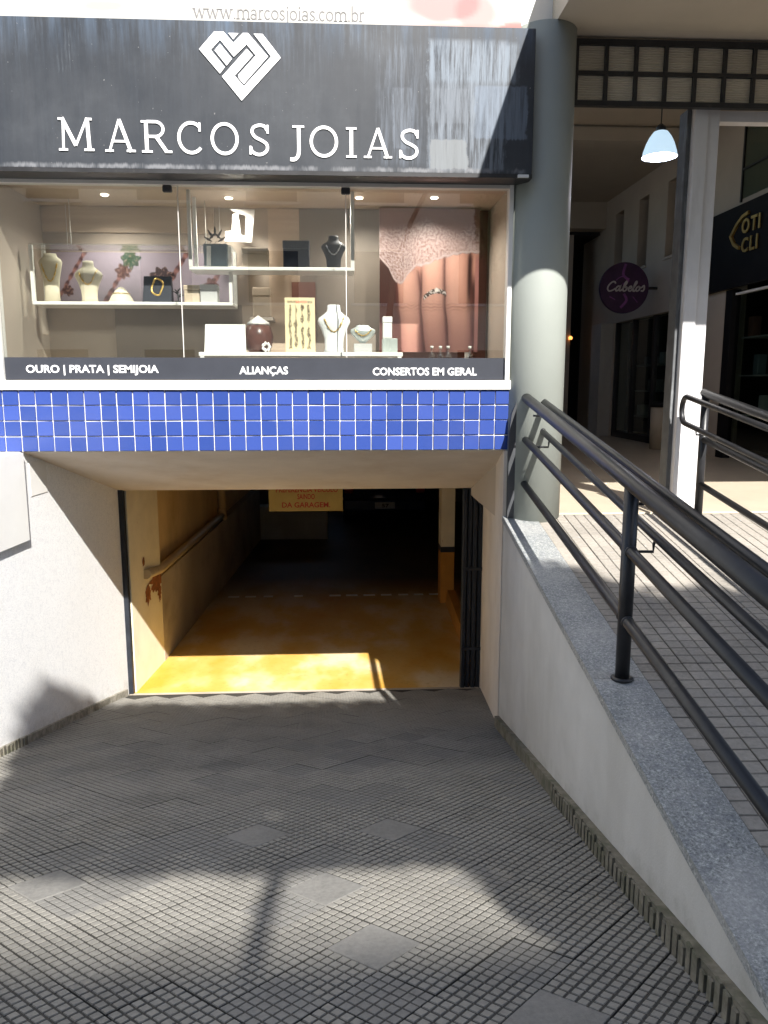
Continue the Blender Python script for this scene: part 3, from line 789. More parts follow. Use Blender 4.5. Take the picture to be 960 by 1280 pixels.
# ================================================================== RAILINGS
def rail_pt(y, off, h, x0=1.0472, xs=.023): return (x0 + xs * y + off, y, ramp_z(y) + h)
hr = thing('handrail', (1.1, 2.92, -1.17), 'long black tubular handrail fixed on the granite coping', 'railing', 'railings of the walkway')
MB().tube([rail_pt(1.0, 0, .80), rail_pt(3.0, 0, .795), rail_pt(4.955, 0, .785)], .0315, 20).build('top_rail', 'black_metal', hr)
for h in (.535, .252):
    MB().tube([rail_pt(1.0, 0, h + .01), rail_pt(3.0, 0, h), rail_pt(4.955, 0, h - .012)], .022, 16).build('lower_rail', 'black_metal', hr)
for y in (2.925, 1.12):
    x, _, z = rail_pt(y, 0, 0)
    MB().tube([(x, y, z + .002), (x, y, z + .775)], .0285, 20).build('post', 'black_metal', hr)
    MB().lathe(x, y, [(z + .002, .046), (z + .010, .044), (z + .012, .030)], 20).build('base_collar', 'black_metal', hr)
MB().plate([(1.062, -.862), (1.150, -.862), (1.152, -.105), (1.135, -.085), (1.105, -.11), (1.075, -.19), (1.062, -.30)], 4.935, 4.965).build('end_post_shadow', 'end_post_shade', hr)  # post plate widened and darkened to include the top rail's shadow
for h in (.535, .252):
    for dy in (-.030, .030):
        c0 = rail_pt(2.925 + dy, 0, h); MB().lathe(0, 0, [(-.006, .022), (-.003, .0262), (.003, .0262), (.006, .022)], 14).build('weld_bead', 'black_metal', hr)
        o = hr.children[-1]; o.location = Vector(c0) - wloc(hr); o.rotation_euler = (R(90) + pr, 0, 0)
        for v_ in o.data.vertices: v_.co += wloc(hr)
CB(1.150, 1.172, 4.925, 4.975, -.862, -.12, c=.004).build('end_plate', 'black_metal', hr)
for h in (.775, .585):
    MB().tube([rail_pt(1.0, .105, h + .01), rail_pt(3.0, .105, h), rail_pt(4.86, .105, h - .005)], .0185, 14).build('grab_rail', 'black_metal', hr)
a, b = rail_pt(4.86, .105, .770), rail_pt(4.86, .105, .580)
MB().tube([a] + [(a[0], 4.86 + .06 * math.sin(t), a[2] + (b[2] - a[2]) * (1 - math.cos(t)) / 2) for t in (.5, 1.0, 1.57, 2.1, 2.6)] + [b], .0185, 14).build('end_loop', 'black_metal', hr)
for y in (2.93, 4.70):
    for h in (.585, .775):
        p0 = rail_pt(y, 0.0, h - .06); p1 = rail_pt(y, .100, h - .062); p2 = rail_pt(y, .105, h - .02)
        MB().tube([p0, p1, (p2[0], p2[1] + .01, (p1[2] + p2[2]) / 2 + .005), p2], .006, 8).build('bracket', 'black_metal', hr)

r2 = thing('handrail', (2.33, 4.95, -.86), 'black tubular handrail with looped end beside the white post', 'railing', 'railings of the walkway')
def rp(y, off, h): return (2.345 + off, y, ramp_z(y) + h)
MB().tube([rp(1.0, 0, .80), rp(4.99, 0, .805)], .026, 16).build('top_rail', 'black_metal', r2)
for h in (.51, .215):
    MB().tube([rp(1.0, 0, h), rp(4.96, 0, h)], .020, 14).build('lower_rail', 'black_metal', r2)
for y in (4.96, 3.0, 1.2):
    x, _, z = rp(y, 0, 0); MB().tube([(x, y, z - .01), (x, y, z + .80)], .026, 16).build('post', 'black_metal', r2)
    MB().lathe(x, y, [(z - .004, .045), (z + .004, .043)], 18).build('base_collar', 'black_metal', r2)
q = []
for i in range(9):
    t = math.pi * i / 8; q.append((2.265, 5.06 + .065 * math.sin(t), ramp_z(5.06) + .68 + .088 * math.cos(t)))
MB().tube([(2.265, 1.0, ramp_z(1.0) + .775)] + q + [(2.265, 1.0, ramp_z(1.0) + .592)], .0175, 14).build('grab_rail', 'black_metal', r2)
for y in (4.9, 3.0):
    MB().tube([rp(y, 0, .55), rp(y, -.075, .552), (2.265, y, ramp_z(y) + .59)], .006, 8).build('bracket', 'black_metal', r2)

# ================================================================== GARAGE THINGS
gt = thing('gate_frame', (-1.93, 6.62, -2.72), 'dark steel gate post with lock and floor track left of the garage opening', 'gate post')
CB(-1.985, -1.93, 6.58, 6.64, -2.71, -.88, c=.004).build('gate_post', 'grey_post', gt)
CB(-1.928, -1.866, 6.60, 6.66, -2.70, -.88, c=.004).build('gate_channel', 'black_gate', gt)
CB(-1.985, -1.945, 6.53, 6.58, -2.11, -1.99, c=.01).build('lock_box', 'black_gate', gt)
gt2 = thing('folding_gate', (1.12, 6.64, -2.72), 'black steel gate folded open at the right side of the garage opening', 'gate')
for k in range(4):
    x = 1.055 + k * .045
    CB(x - .018, x + .018, 6.60 + .008 * (k % 2), 6.68 + .008 * (k % 2), -2.72, -.89, c=.005).build('folded_leaf', 'black_gate', gt2)
for z in (-2.35, -1.62):
    B(1.035, 1.215, 6.592, 6.599, z, z + .03).build('hinge_strap', 'black_gate', gt2)
st = B(-1.9, 1.2, 6.545, 6.625, -2.76, -2.703).build('floor_track', 'concrete', gt)
for k in range(70):
    x = -1.62 + k * .038
    MB().lathe(x, 6.57, [(-2.7028, .009), (-2.699, .007)], 6).build('track_stud', 'steel', st)

pp = thing('drain_pipe', (-1.75, 7.6, -1.82), 'cream painted pipe running along the garage wall ledge', 'pipe')
x = lambda y: -1.79 + .0415 * (y - 7.5) - .035
MB().tube([(-1.815, 7.02, -1.72), (x(7.5) + .02, 7.5, -1.79), (x(10.75), 10.75, -1.80)], .045, 14).build('run', 'pipe_paint', pp)
MB().tube([(x(10.75) - .0, 10.75, -1.80), (x(10.75), 10.75, -.63)], .055, 14).build('riser', 'pipe_paint', pp)
MB().lathe(x(10.75), 10.75, [(-1.87, .05), (-1.84, .066), (-1.72, .066), (-1.70, .055)], 16).build('elbow', 'pipe_paint', pp)

ns = thing('notice_board', (-.4, 8.0, -1.3), 'yellow notice with red lettering hanging under the garage ceiling', 'sign')
CB(-.775, -.01, 7.995, 8.01, -1.305, -.98, c=.003).build('panel', 'notice_yellow', ns)
for t, x0, x1, z in (('PREFERENCIA VEICULO', -.70, -.06, -1.105), ('SAINDO', -.48, -.30, -1.178), ('DA GARAGEM.', -.64, -.14, -1.265)):
    text_mesh(t, x0, x1, z, 7.993, mat='notice_red', bold=.02, zh=.055, parent=ns)
for xx in (-.7, -.08):
    MB().tube([(xx, 8.002, -.98), (xx, 8.002, -.621)], .004, 6).build('hanger', 'black_metal', ns)

# dark blue hatchback parked deep in the garage, tail towards the street
cr = thing('parked_car', (.82, 15.4, floor_z(15.5)), 'dark blue car parked in the shade at the back of the garage', 'car')
cx, cy, cz = .82, 15.4, floor_z(15.5)
prof = [(0.0, .28), (.0, .62), (.06, .92), (.18, .98), (.42, 1.38), (.75, 1.47), (2.0, 1.46), (2.75, 1.02), (3.7, .88), (3.95, .62), (3.95, .28)]
m = MB(); ws = [.80, .84, .84, .82, .64, .60, .60, .78, .76, .78, .76]
for s_ in (-1, 1):
    m.v += [(cx + s_ * w_, cy + y, cz + z) for (y, z), w_ in zip(prof, ws)]
n_ = len(prof)
for i in range(n_):
    j = (i + 1) % n_; m.face([i, j, n_ + j, n_ + i], True)
m.face(list(range(n_))[::-1]); m.face([n_ + i for i in range(n_)])
m.build('body', 'car_blue', cr)
MB().hexa([(cx - .58, cy + .20, cz + 1.02), (cx + .58, cy + .20, cz + 1.02), (cx + .58, cy + .30, cz + 1.02), (cx - .58, cy + .30, cz + 1.02), (cx - .50, cy + .375, cz + 1.33), (cx + .50, cy + .375, cz + 1.33), (cx + .50, cy + .45, cz + 1.33), (cx - .50, cy + .45, cz + 1.33)]).build('rear_window', 'shop_glass', cr)
CB(cx - .84, cx + .84, cy - .09, cy + .12, cz + .30, cz + .56, c=.04).build('bumper', 'car_blue', cr)
for s_ in (-1, 1):
    CB(cx + s_ * .72 - .09, cx + s_ * .72 + .09, cy - .012, cy + .1, cz + .66, cz + .90, c=.02).build('tail_light', 'notice_red', cr)
    for yy in (.75, 3.2):
        m = MB().tube([(cx + s_ * .66, cy + yy, cz + .29), (cx + s_ * .83, cy + yy, cz + .29)], .29, 24)
        wv = m.build('wheel', 'rubber', cr); MB().tube([(cx + s_ * .82, cy + yy, cz + .29), (cx + s_ * .84, cy + yy, cz + .29)], .18, 16).build('rim', 'steel', wv)
CB(cx - .20, cx + .20, cy - .105, cy - .092, cz + .36, cz + .49, c=.003).build('number_plate', 'plate_white', cr)
text_mesh('57', cx - .06, cx + .08, cz + .39, cy - .107, mat='box_black', bold=.02, zh=.07, parent=cr)

# ================================================================== DISPLAY WINDOW CONTENTS
def shelf(name, x0, x1, y0, y1, zb, zt, label, glass_top=False):
    t = thing(name, ((x0 + x1) / 2, (y0 + y1) / 2, zb), label, 'shelf', 'hanging display shelves')
    e = .011
    CB(x0, x1, y0, y1, zb - .022, zb, c=.003).build('shelf_board', 'white_frame', t)
    for x in (x0 + e, x1 - e):
        for y in (y0 + e, y1 - e):
            B(x - e, x + e, y - e, y + e, zb, zt).build('upright', 'white_frame', t)
    if glass_top:
        B(x0 + .001, x1 - .001, y0 + .001, y1 - .001, zt + .001, zt + .011).build('glass_top', 'shelf_glass', t)
        for x in (x0 + .2, x1 - .2): MB().tube([(x, y1 - e, zt + .012), (x, y1 - e, 1.225)], .003, 6).build('suspension_rod', 'aluminium', t)
    return t
shelf('display_shelf', -.989, .083, 5.28, 5.50, .752, 1.225, 'white framed display shelf hung from the showcase ceiling, holding black boxes')
shelf('display_shelf', -2.03, -.725, 5.36, 5.60, .535, .890, 'white framed lower display shelf with glass top, in front of the chain poster', True)
tb = thing('display_table', (-.26, 5.24, .02), 'low white display table behind the lettering strip', 'table')
CB(-.922, .392, 5.13, 5.38, .176, .202, c=.003).build('table_top', 'box_white', tb)
for x in (-.90, .37):
    for y in (5.145, 5.36): B(x - .013, x + .013, y - .013, y + .013, .021, .176).build('leg', 'box_white', tb)

def bust(name, x, y, z, h, wd, mat, label, style=0):
    t = thing(name, (x, y, z), label, 'necklace stand', 'necklace display busts')
    if style == 0:      # tapering bust: foot, swelling shoulders, neck
        pr_ = [(0, .62), (.10, .56), (.30, .60), (.48, .78), (.60, .96), (.66, 1.0), (.72, .93), (.80, .62), (.86, .42), (.93, .40), (.99, .38), (1.0, .30)]
    elif style == 1:    # low heart-shaped bust
        pr_ = [(0, .18), (.15, .42), (.45, .85), (.65, 1.0), (.78, .92), (.88, .58), (1.0, .46)]
    else:               # tall slender bust
        pr_ = [(0, .68), (.25, .62), (.5, .72), (.72, .92), (.82, 1.0), (.88, .88), (.93, .60), (1.0, .52)]
    m = MB().lathe(x, y, [(z + .004 + q * h, w_ * wd / 2, w_ * wd / 2 * (.42 if q > .3 else .5)) for q, w_ in pr_], 28)
    m.build('form', mat, t)
    # necklace: a fine chain lying on the front
    pts = []
    for k in range(15):
        a = -1 + 2 * k / 14; zz = z + h * (.80 - .36 * (1 - a * a)); xx = x + a * wd * .33
        q = (zz - z) / h; wq = 1.0
        for i in range(len(pr_) - 1):
            if pr_[i][0] <= q <= pr_[i + 1][0]: wq = pr_[i][1] + (pr_[i + 1][1] - pr_[i][1]) * (q - pr_[i][0]) / (pr_[i + 1][0] - pr_[i][0])
        e = max(0, 1 - (abs(a) * wd * .33 / (wq * wd / 2)) ** 2); pts.append((xx, y - wq * wd / 2 * .42 * math.sqrt(e) - .003, zz))
    m = MB()
    for i in range(len(pts) - 1): m.tube([pts[i], pts[i + 1]], .0028 * (1 + (i % 2)), 5)
    m.build('necklace', 'gold' if mat != 'bust_black' else 'steel', t)
    return t
bust('necklace_bust', -.054, 5.39, .752, .215, .165, 'bust_black', 'black velvet necklace bust at the right end of the upper shelf')
bust('necklace_bust', -.055, 5.24, .202, .305, .215, 'bust_white', 'glossy white necklace bust on the low white table')
bust('necklace_bust', .135, 5.25, .262, .115, .17, 'bust_silver', 'small silver heart-shaped bust on a grey block', 1)
bust('necklace_bust', -1.935, 5.47, .535, .315, .155, 'bust_cream', 'tall cream necklace bust at the left end of the lower shelf', 2)
bust('necklace_bust', -1.69, 5.47, .535, .27, .185, 'bust_cream', 'cream bust with dark necklace second from left on the lower shelf')
def boxthing(name, x0, x1, y0, y1, z, h, mat, label, cat='box', lid=None, c=.004, group=None):
    t = thing(name, ((x0 + x1) / 2, (y0 + y1) / 2, z), label, cat, group)
    hl = h * .28
    CB(x0, x1, y0, y1, z + .0008, z + h - hl - .001, c=c).build('base', mat, t)
    CB(x0 - .002, x1 + .002, y0 - .002, y1 + .002, z + h - hl, z + h, c=c).build('lid', lid or mat, t)
    return t
boxthing('gift_box', -.652, -.486, 5.33, 5.44, .752, .128, 'box_beige', 'beige cardboard jewellery box on the upper shelf', lid='box_beige')
t = boxthing('jewel_case', -.386, -.214, 5.35, 5.42, .752, .18, 'box_black', 'large black jewel case standing on the upper shelf', 'case')
t = thing('gift_bag', (-.83, 5.38, .752), 'slate blue gift bag with a black bow on the upper shelf', 'bag')
MB().hexa([(-.90, 5.34, .753), (-.755, 5.34, .753), (-.755, 5.42, .753), (-.90, 5.42, .753), (-.905, 5.345, .905), (-.75, 5.345, .905), (-.75, 5.415, .905), (-.905, 5.415, .905)]).build('body', 'box_slate', t)
MB().plate([(-.885, .765), (-.857, .765), (-.852, .89), (-.88, .89)], 5.3365, 5.339).build('label_tag', 'box_white', t)
for k, (dx, dz, a) in enumerate([(-.045, .02, 150), (.045, .02, 30), (-.03, .055, 120), (.03, .055, 60), (0, .07, 90), (-.02, .04, 45), (.02, .04, 135)]):
    ca, sa = math.cos(R(a)), math.sin(R(a)); c0 = (-.828 + dx, .915 + dz)
    MB().ribbon([(c0[0] - .03 * ca, c0[1] - .03 * sa), c0, (c0[0] + .03 * ca, c0[1] + .03 * sa)], [.005, .016, .005], 5.355 + .002 * k, 5.3565 + .002 * k).build('bow_loop', 'box_black', t)
for k in range(5):
    MB().plate([(-.90 + k * .033, .895), (-.885 + k * .033, .91), (-.878 + k * .033, .925), (-.893 + k * .033, .905)], 5.333, 5.335).build('bow_trim', 'box_black', t)
t = thing('reflection_cutout', (-.68, 5.60, 1.0), 'white angular cut-out standing in for a sun reflection above the beige box', 'ornament')  # invented plate and thread giving the bright shape of a reflection
def og(pts): return [(-.80 + (x - 245) / 160 * .21, 1.175 - (y - 170) / 160 * .215) for x, y in pts]
MB().plate(og([(275, 170), (405, 170), (385, 330), (245, 325), (250, 278), (284, 275), (292, 195), (318, 190), (330, 292), (352, 300), (358, 200), (300, 182)]), 5.60, 5.606).build('plate', 'box_white', t)
MB().tube([(-.66, 5.603, 1.17), (-.66, 5.603, 1.2255)], .0015, 6).build('thread', 'aluminium', t)
# lower shelf
t = thing('bracelet_cushion', (-1.235, 5.46, .535), 'black cushion holding a gold bracelet on the lower shelf', 'cushion')
MB().hexa([(-1.33, 5.42, .536), (-1.14, 5.42, .536), (-1.14, 5.50, .536), (-1.33, 5.50, .536), (-1.325, 5.46, .712), (-1.145, 5.46, .712), (-1.145, 5.50, .712), (-1.325, 5.50, .712)]).build('cushion', 'box_black', t)
pts = [(-1.235 + .036 * math.cos(a) + .006 * math.sin(3 * a), 5.43 + .04 * (.055 * math.sin(a) + .64 - .536) / .176 * 1.0 - .004, .64 + .055 * math.sin(a)) for a in [2 * math.pi * k / 24 for k in range(24)]]
MB().tube(pts, .0085, 8, close=True).build('bracelet', 'gold', t)
boxthing('ring_box', -1.058, -.955, 5.43, 5.53, .535, .118, 'box_beige', 'small beige ring box beside the grey one on the lower shelf')
boxthing('ring_box', -.948, -.835, 5.42, 5.52, .535, .122, 'box_grey', 'small light grey ring box near the right end of the lower shelf')
t = thing('ring_display', (-1.09, 5.40, .535), 'little dark tree-shaped ring holder in front of the beige box', 'ring holder')
MB().lathe(-1.09, 5.40, [(.536, .03), (.545, .028), (.548, .006), (.62, .004)], 12).build('stem', 'plastic_dark', t)
for k in range(6):
    a = k * 1.05; MB().tube([(-1.09, 5.40, .57 + .008 * k), (-1.09 + .035 * math.cos(a), 5.40 + .02 * math.sin(a), .585 + .008 * k)], .004, 6).build('branch', 'plastic_dark', t)
t = thing('display_cone', (-1.49, 5.50, .535), 'small cream cone stand on the lower shelf before the poster', 'display stand')
MB().lathe(-1.49, 5.50, [(.536, .085), (.548, .083), (.60, .055), (.64, .02), (.645, .006)], 24).build('cone', 'bust_cream', t)
MB().tube([(-1.49 + .057 * math.cos(a), 5.50 + .057 * math.sin(a), .601) for a in [2 * math.pi * k / 20 for k in range(20)]], .003, 6, close=True).build('bangle', 'gold', t)
boxthing('gift_box', -.62, -.50, 5.60, 5.70, .46, .20, 'box_beige', 'beige box hanging behind the lower shelf end')
B(-.64, -.48, 5.58, 5.78, .436, .459).build('bracket_shelf', 'dark_panel', shop)
# table top things
t = thing('price_card', (-.756, 5.19, .202), 'blank white card leaning on the low table', 'card')
MB().hexa([(-.89, 5.165, .203), (-.623, 5.165, .203), (-.623, 5.172, .203), (-.89, 5.172, .203), (-.885, 5.20, .381), (-.628, 5.20, .381), (-.628, 5.207, .381), (-.885, 5.207, .381)]).build('card', 'box_white', t)
MB().hexa([(-.78, 5.18, .203), (-.73, 5.18, .203), (-.73, 5.25, .203), (-.78, 5.25, .203), (-.78, 5.197, .33), (-.73, 5.197, .33), (-.73, 5.2, .33), (-.78, 5.2, .33)]).build('easel_back', 'box_grey', t)
t = thing('faceted_urn', (-.555, 5.31, .202), 'dark brown faceted urn with pale pyramid lid on the low table', 'urn')
MB().lathe(-.555, 5.31, [(.203, .060), (.24, .085), (.31, .098), (.37, .080), (.385, .062)], 9).build('body', 'vase_brown', t)
MB().lathe(-.555, 5.31, [(.386, .075), (.40, .072), (.44, .012), (.445, .006)], 4).build('lid', 'box_white', t)
t = thing('crystal_ring', (-.495, 5.19, .202), 'small clear crystal ornament on the low table', 'ornament')
for k in range(7):
    a = 2 * math.pi * k / 7; MB().lathe(-.495 + .022 * math.cos(a), 5.19, [(.225 + .022 * math.sin(a) - .014 + .013, .002), (.225 + .022 * math.sin(a) + .013, .012), (.225 + .022 * math.sin(a) + .027, .002)], 6).build('bead', 'box_white', t)
def card_print(u, v):
    c = s2l(240, 222, 180)
    if .05 < v < .10 and .08 < u < .92: c = lerp(c, s2l(200, 50, 40) if .35 < u < .75 else s2l(70, 50, 40), .75 * (.5 + .5 * sstep(-.1, .2, N(u * 40, v * 60))))
    if .13 < v < .95:
        for cxx in (.16, .36, .58, .80):
            d = abs(u - cxx + .05 * N(v * 7, cxx * 9)); wv_ = .075 * max(0, .5 + N(v * 9, cxx * 31, 3) * 1.1)
            c = lerp(c, s2l(60, 42, 30), .9 * sstep(wv_ + .02, wv_ - .02, d) * (1 if N(u * 30, v * 40, 7) > -.15 else .4))
    return c
t = thing('earring_card', (-.274, 5.22, .202), 'upright cream card with rows of dark earrings on the low table', 'card')
B(-.372, -.176, 5.200, 5.208, .203, .552).build('backing', 'box_beige', t)
print_grid('print', -.370, -.178, .206, .550, 5.1985, 46, 84, card_print, 'print_matte', t)
MB().hexa([(-.30, 5.2085, .203), (-.25, 5.2085, .203), (-.25, 5.29, .203), (-.30, 5.29, .203), (-.30, 5.2085, .40), (-.25, 5.2085, .40), (-.25, 5.212, .40), (-.30, 5.212, .40)]).build('easel_back', 'box_beige', t)
t = tag(CB(.075, .195, 5.21, 5.29, .2028, .2615, c=.004).build('display_block', 'box_grey', None, (.135, 5.25, .2028)), 'grey block carrying the silver heart bust', 'block')
t = tag(CB(.262, .362, 5.20, 5.28, .2028, .295, c=.004).build('display_block', 'bust_silver', None, (.31, 5.24, .2028)), 'pale grey block under the white cube at the table end', 'block')
boxthing('ring_cube', .266, .326, 5.215, 5.27, .2955, .14, 'box_white', 'white ring cube on the pale block at the table end')
for k, xx in enumerate((.60, .66, .71, .86)):
    t = thing('glass_bottle', (xx, 5.30 + .02 * (k % 2), .021), ('leftmost', 'second from left', 'third from left', 'rightmost')[k] + ' of the small clear bottles below the hand poster', 'bottle', 'clear bottles below the hand poster')
    MB().lathe(xx, 5.30 + .02 * (k % 2), [(.0215, .022), (.19, .022), (.21, .009), (.235, .009)], 12).build('body', 'shelf_glass', t)
    MB().lathe(xx, 5.30 + .02 * (k % 2), [(.2355, .011), (.252, .011)], 10).build('cap', 'aluminium', t)

# --- printed posters
def hand_print(u, v):
    # u,v from the poster's upper left corner: lace cuff above, three long fingers reaching down, ring on the middle one
    c = lerp(s2l(140, 108, 98), s2l(112, 80, 72), sstep(0, .4, v))
    if v > .25:
        c = lerp(c, lerp(s2l(62, 42, 38), s2l(96, 58, 54), sstep(.4, 1.0, v)), sstep(.25, .42, v))
    lit, mid, drk = s2l(214, 162, 144), s2l(180, 124, 108), s2l(96, 56, 50)
    if v > .22:   # back of the hand above the finger roots
        c = lerp(c, lerp(mid, lit, .5 + .4 * N(u * 3, v * 3)), sstep(.28, .40, u) * sstep(.56, .40, v))
    for (xa, va, xb, vb, wd, tone) in ((.285, .45, .345, 1.0, .114, .86), (.535, .34, .585, 1.0, .122, .97), (.790, .24, .815, 1.0, .126, 1.0)):
        t_ = (v - va) / (vb - va); xc = xa + (xb - xa) * t_ + .010 * math.sin(v * 8 + xa * 9)
        wd_ = wd * (1.02 + .09 * math.exp(-((v - .68) / .07) ** 2) - .05 * max(0, t_))
        d = (u - xc) / wd_
        if v > va - .06 and abs(d) < 1.35:
            g_ = math.sqrt(max(0, 1 - min(1, abs(d + .12)) ** 2)); sk = lerp(drk, lit, min(1, g_ ** 1.3 * tone + .08))
            sk = lerp(sk, s2l(214, 166, 146), .35 * math.exp(-((d + .3) / .25) ** 2) * tone)
            kn = math.exp(-((v - .68) / .03) ** 2) * .42 * (.5 + .5 * math.sin(v * 260 + 6 * N(u * 14, v * 9))); sk = lerp(sk, drk, kn)
            sk = lerp(sk, s2l(136, 78, 84), .45 * sstep(.62, 1.0, v))
            c = lerp(c, drk, .9 * sstep(1.32, 1.0, abs(d)) * sstep(va + .02, va + .12, v))
            c = lerp(c, sk, sstep(1.06, .94, abs(d)) * sstep(va - .06, va + .01, v))
    c = lerp(c, s2l(40, 26, 26), .85 * sstep(.035, .0, abs(u - .915 + .02 * v)) * sstep(.28, .36, v) * sstep(.80, .5, v))
    if u > .955: c = lerp(c, s2l(176, 122, 116), sstep(.955, .97, u) * sstep(.3, .36, v))
    rv = .565 - .035 * (1 - ((u - .56) / .115) ** 2) + .04      # ring
    rv -= .12 * (u - .56)
    if .442 < u < .672 and abs(v - rv) < .017:
        c = s2l(206, 198, 190) if N(u * 70, v * 70) > .05 else s2l(70, 56, 50)
    if math.hypot(u - .575, (v - .560) * 1.4) < .020: c = s2l(232, 226, 218)
    edge = .330 + .185 * math.exp(-((u - .20) / .12) ** 2) + .055 * math.exp(-((u - .44) / .13) ** 2) - .03 * sstep(.6, .9, u) + .010 * abs(math.sin(u * 34))
    topl = .12 - .06 * math.exp(-((u - .48) / .14) ** 2) + .03 * N(u * 6, 3)
    m_ = sstep(edge + .006, edge - .006, v) * sstep(topl - .02, topl + .07, v)
    if m_ > 0:      # lace: rosettes of loops and open mesh
        fu, fv = u * 5.2 + .6 * N(u * 3, v * 4, 8), v * 7.4 + .6 * N(u * 3, v * 4, 9)
        cu_, cv_ = fu - math.floor(fu) - .5, fv - math.floor(fv) - .5
        r_ = math.hypot(cu_, cv_); an = math.atan2(cv_, cu_)
        la = .5 + .5 * math.sin(r_ * 26 + 1.6 * math.sin(an * 6)); la = .55 * la + .45 * (1 if N(u * 80, v * 110, 5) > -.1 else 0)
        lc = lerp(s2l(122, 92, 86), s2l(186, 168, 166), max(0, min(1, la)))
        c = lerp(c, lc, m_ * .88)
        if abs(v - edge + .012) < .007: c = lerp(c, s2l(190, 174, 172), .7)
    return c
t = thing('hand_poster', (.62, 5.70, .225), 'tall poster of a lace cuffed hand wearing a ring', 'poster')
B(.266, .977, 5.702, 5.716, .228, 1.218).build('board', 'box_white', t)
print_grid('print', .266, .977, .228, 1.218, 5.7005, 170, 236, hand_print, 'print_gloss', t)
for xx in (.34, .90): B(xx - .015, xx + .015, 5.703, 5.715, .021, .2275).build('foot', 'box_white', t)
def chain_print(u, v):
    c = lerp(s2l(166, 157, 170), s2l(146, 134, 146), .5 + .5 * N(u * 3, v * 2))
    x_ = u * 4.2; z_ = 1 - v
    for off, wd in ((.05, .035), (1.15, .045), (2.35, .05), (3.35, .045)):
        al = (x_ - off) * .55 + z_ * .83; d = abs((x_ - off) * .83 - z_ * 1.1 * .55 - .0) + .02 * N(x_ * 8, z_ * 8, off)
        bead = .75 + .45 * abs(math.sin(al * 17))
        c = lerp(c, lerp(s2l(74, 44, 44), s2l(150, 104, 96), .5 + .5 * math.sin(al * 34)), .9 * sstep(wd * bead + .012, wd * bead - .012, d))
    for bx, bz, br, cc in ((1.62, .62, .17, (92, 60, 52)), (1.80, .86, .20, (34, 78, 50)), (2.48, .52, .24, (58, 44, 44)), (2.30, .34, .13, (128, 80, 66)), (3.62, .34, .18, (84, 52, 50)), (.35, .25, .12, (84, 56, 54))):
        dx_, dz_ = x_ - bx, (z_ - bz) * 1.1; an = math.atan2(dz_, dx_)
        d = math.hypot(dx_, dz_) / (1 + .16 * math.sin(an * 7) + .3 * N(x_ * 5, z_ * 5, bx))
        tex = N(x_ * 22, z_ * 22, 9)
        c = lerp(c, lerp(s2l(*cc), s2l(176, 140, 128) if tex > .15 else s2l(40, 28, 28), .45 * abs(tex) * 2), .92 * sstep(br, br - .03, d))
    return c
t = thing('chain_poster', (-1.37, 5.72, .56), 'mauve poster printed with diagonal jewelled chains behind the lower shelf', 'poster')
B(-2.02, -.74, 5.722, 5.732, .56, .905).build('board', 'box_white', t)
print_grid('print', -2.02, -.74, .56, .905, 5.7205, 300, 84, chain_print, 'print_gloss', t)
for xx in (-1.9, -.85): MB().tube([(xx, 5.727, .906), (xx, 5.727, 1.225)], .002, 6).build('hanging_wire', 'aluminium', t)

# ================================================================== ARCADE
ar = thing('arcade_building', (3.0, 9.0, AFLOOR), 'tall shaded shopping arcade hall right of the round column', 'building')
AX = 4.4
def seg(y0, y1, z0, z1, mat='wall_beige', nm='wall'): return B(AX, AX + .25, y0, y1, z0, z1).build(nm, mat, ar)
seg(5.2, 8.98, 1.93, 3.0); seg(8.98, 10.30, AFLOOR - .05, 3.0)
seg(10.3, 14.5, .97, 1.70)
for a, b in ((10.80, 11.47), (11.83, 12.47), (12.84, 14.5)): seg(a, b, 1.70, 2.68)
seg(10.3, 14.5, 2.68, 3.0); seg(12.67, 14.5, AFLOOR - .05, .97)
for a, b in ((10.30, 10.80), (11.47, 11.83), (12.47, 12.84)):
    o = B(AX + .14, AX + .2, a, b, 1.70, 2.68).build('window', 'shop_glass', ar)
    B(AX + .12, AX + .14, (a + b) / 2 - .02, (a + b) / 2 + .02, 1.70, 2.68).build('mullion', 'black_metal', o)
    B(AX - .02, AX + .12, a - .03, b + .03, 1.665, 1.70).build('sill', 'wall_beige', o)
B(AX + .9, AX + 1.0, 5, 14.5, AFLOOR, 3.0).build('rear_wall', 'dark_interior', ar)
B(1.1, 6, 6.2, 9.6, 3.0, 3.1).build('ceiling', 'ceiling_paint', ar)  # near ceiling coloured paler to carry the brightness falloff inward
B(1.1, 6, 9.6, 14.5, 2.97, 3.1).build('ceiling', 'beige_paint', ar)
B(1.1, AX, 9.55, 9.75, 2.82, 2.969).build('ceiling_beam', 'beige_paint', ar)
B(1.0, AX, 13.3, 13.6, 2.55, 2.969).build('end_beam', 'beige_paint', ar)
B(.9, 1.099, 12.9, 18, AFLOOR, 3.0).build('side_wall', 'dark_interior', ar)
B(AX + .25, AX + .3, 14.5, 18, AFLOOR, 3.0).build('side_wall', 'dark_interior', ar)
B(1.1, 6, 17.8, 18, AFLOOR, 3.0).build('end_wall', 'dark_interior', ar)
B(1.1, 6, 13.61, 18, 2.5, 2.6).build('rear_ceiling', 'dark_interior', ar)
B(4.20, 4.399, 12.72, 13.2, AFLOOR, .97).build('pilaster', 'cream_wall', ar)
B(3.6, 3.95, 13.6, 13.9, AFLOOR, 2.5).build('pilaster', 'wall_beige', ar)
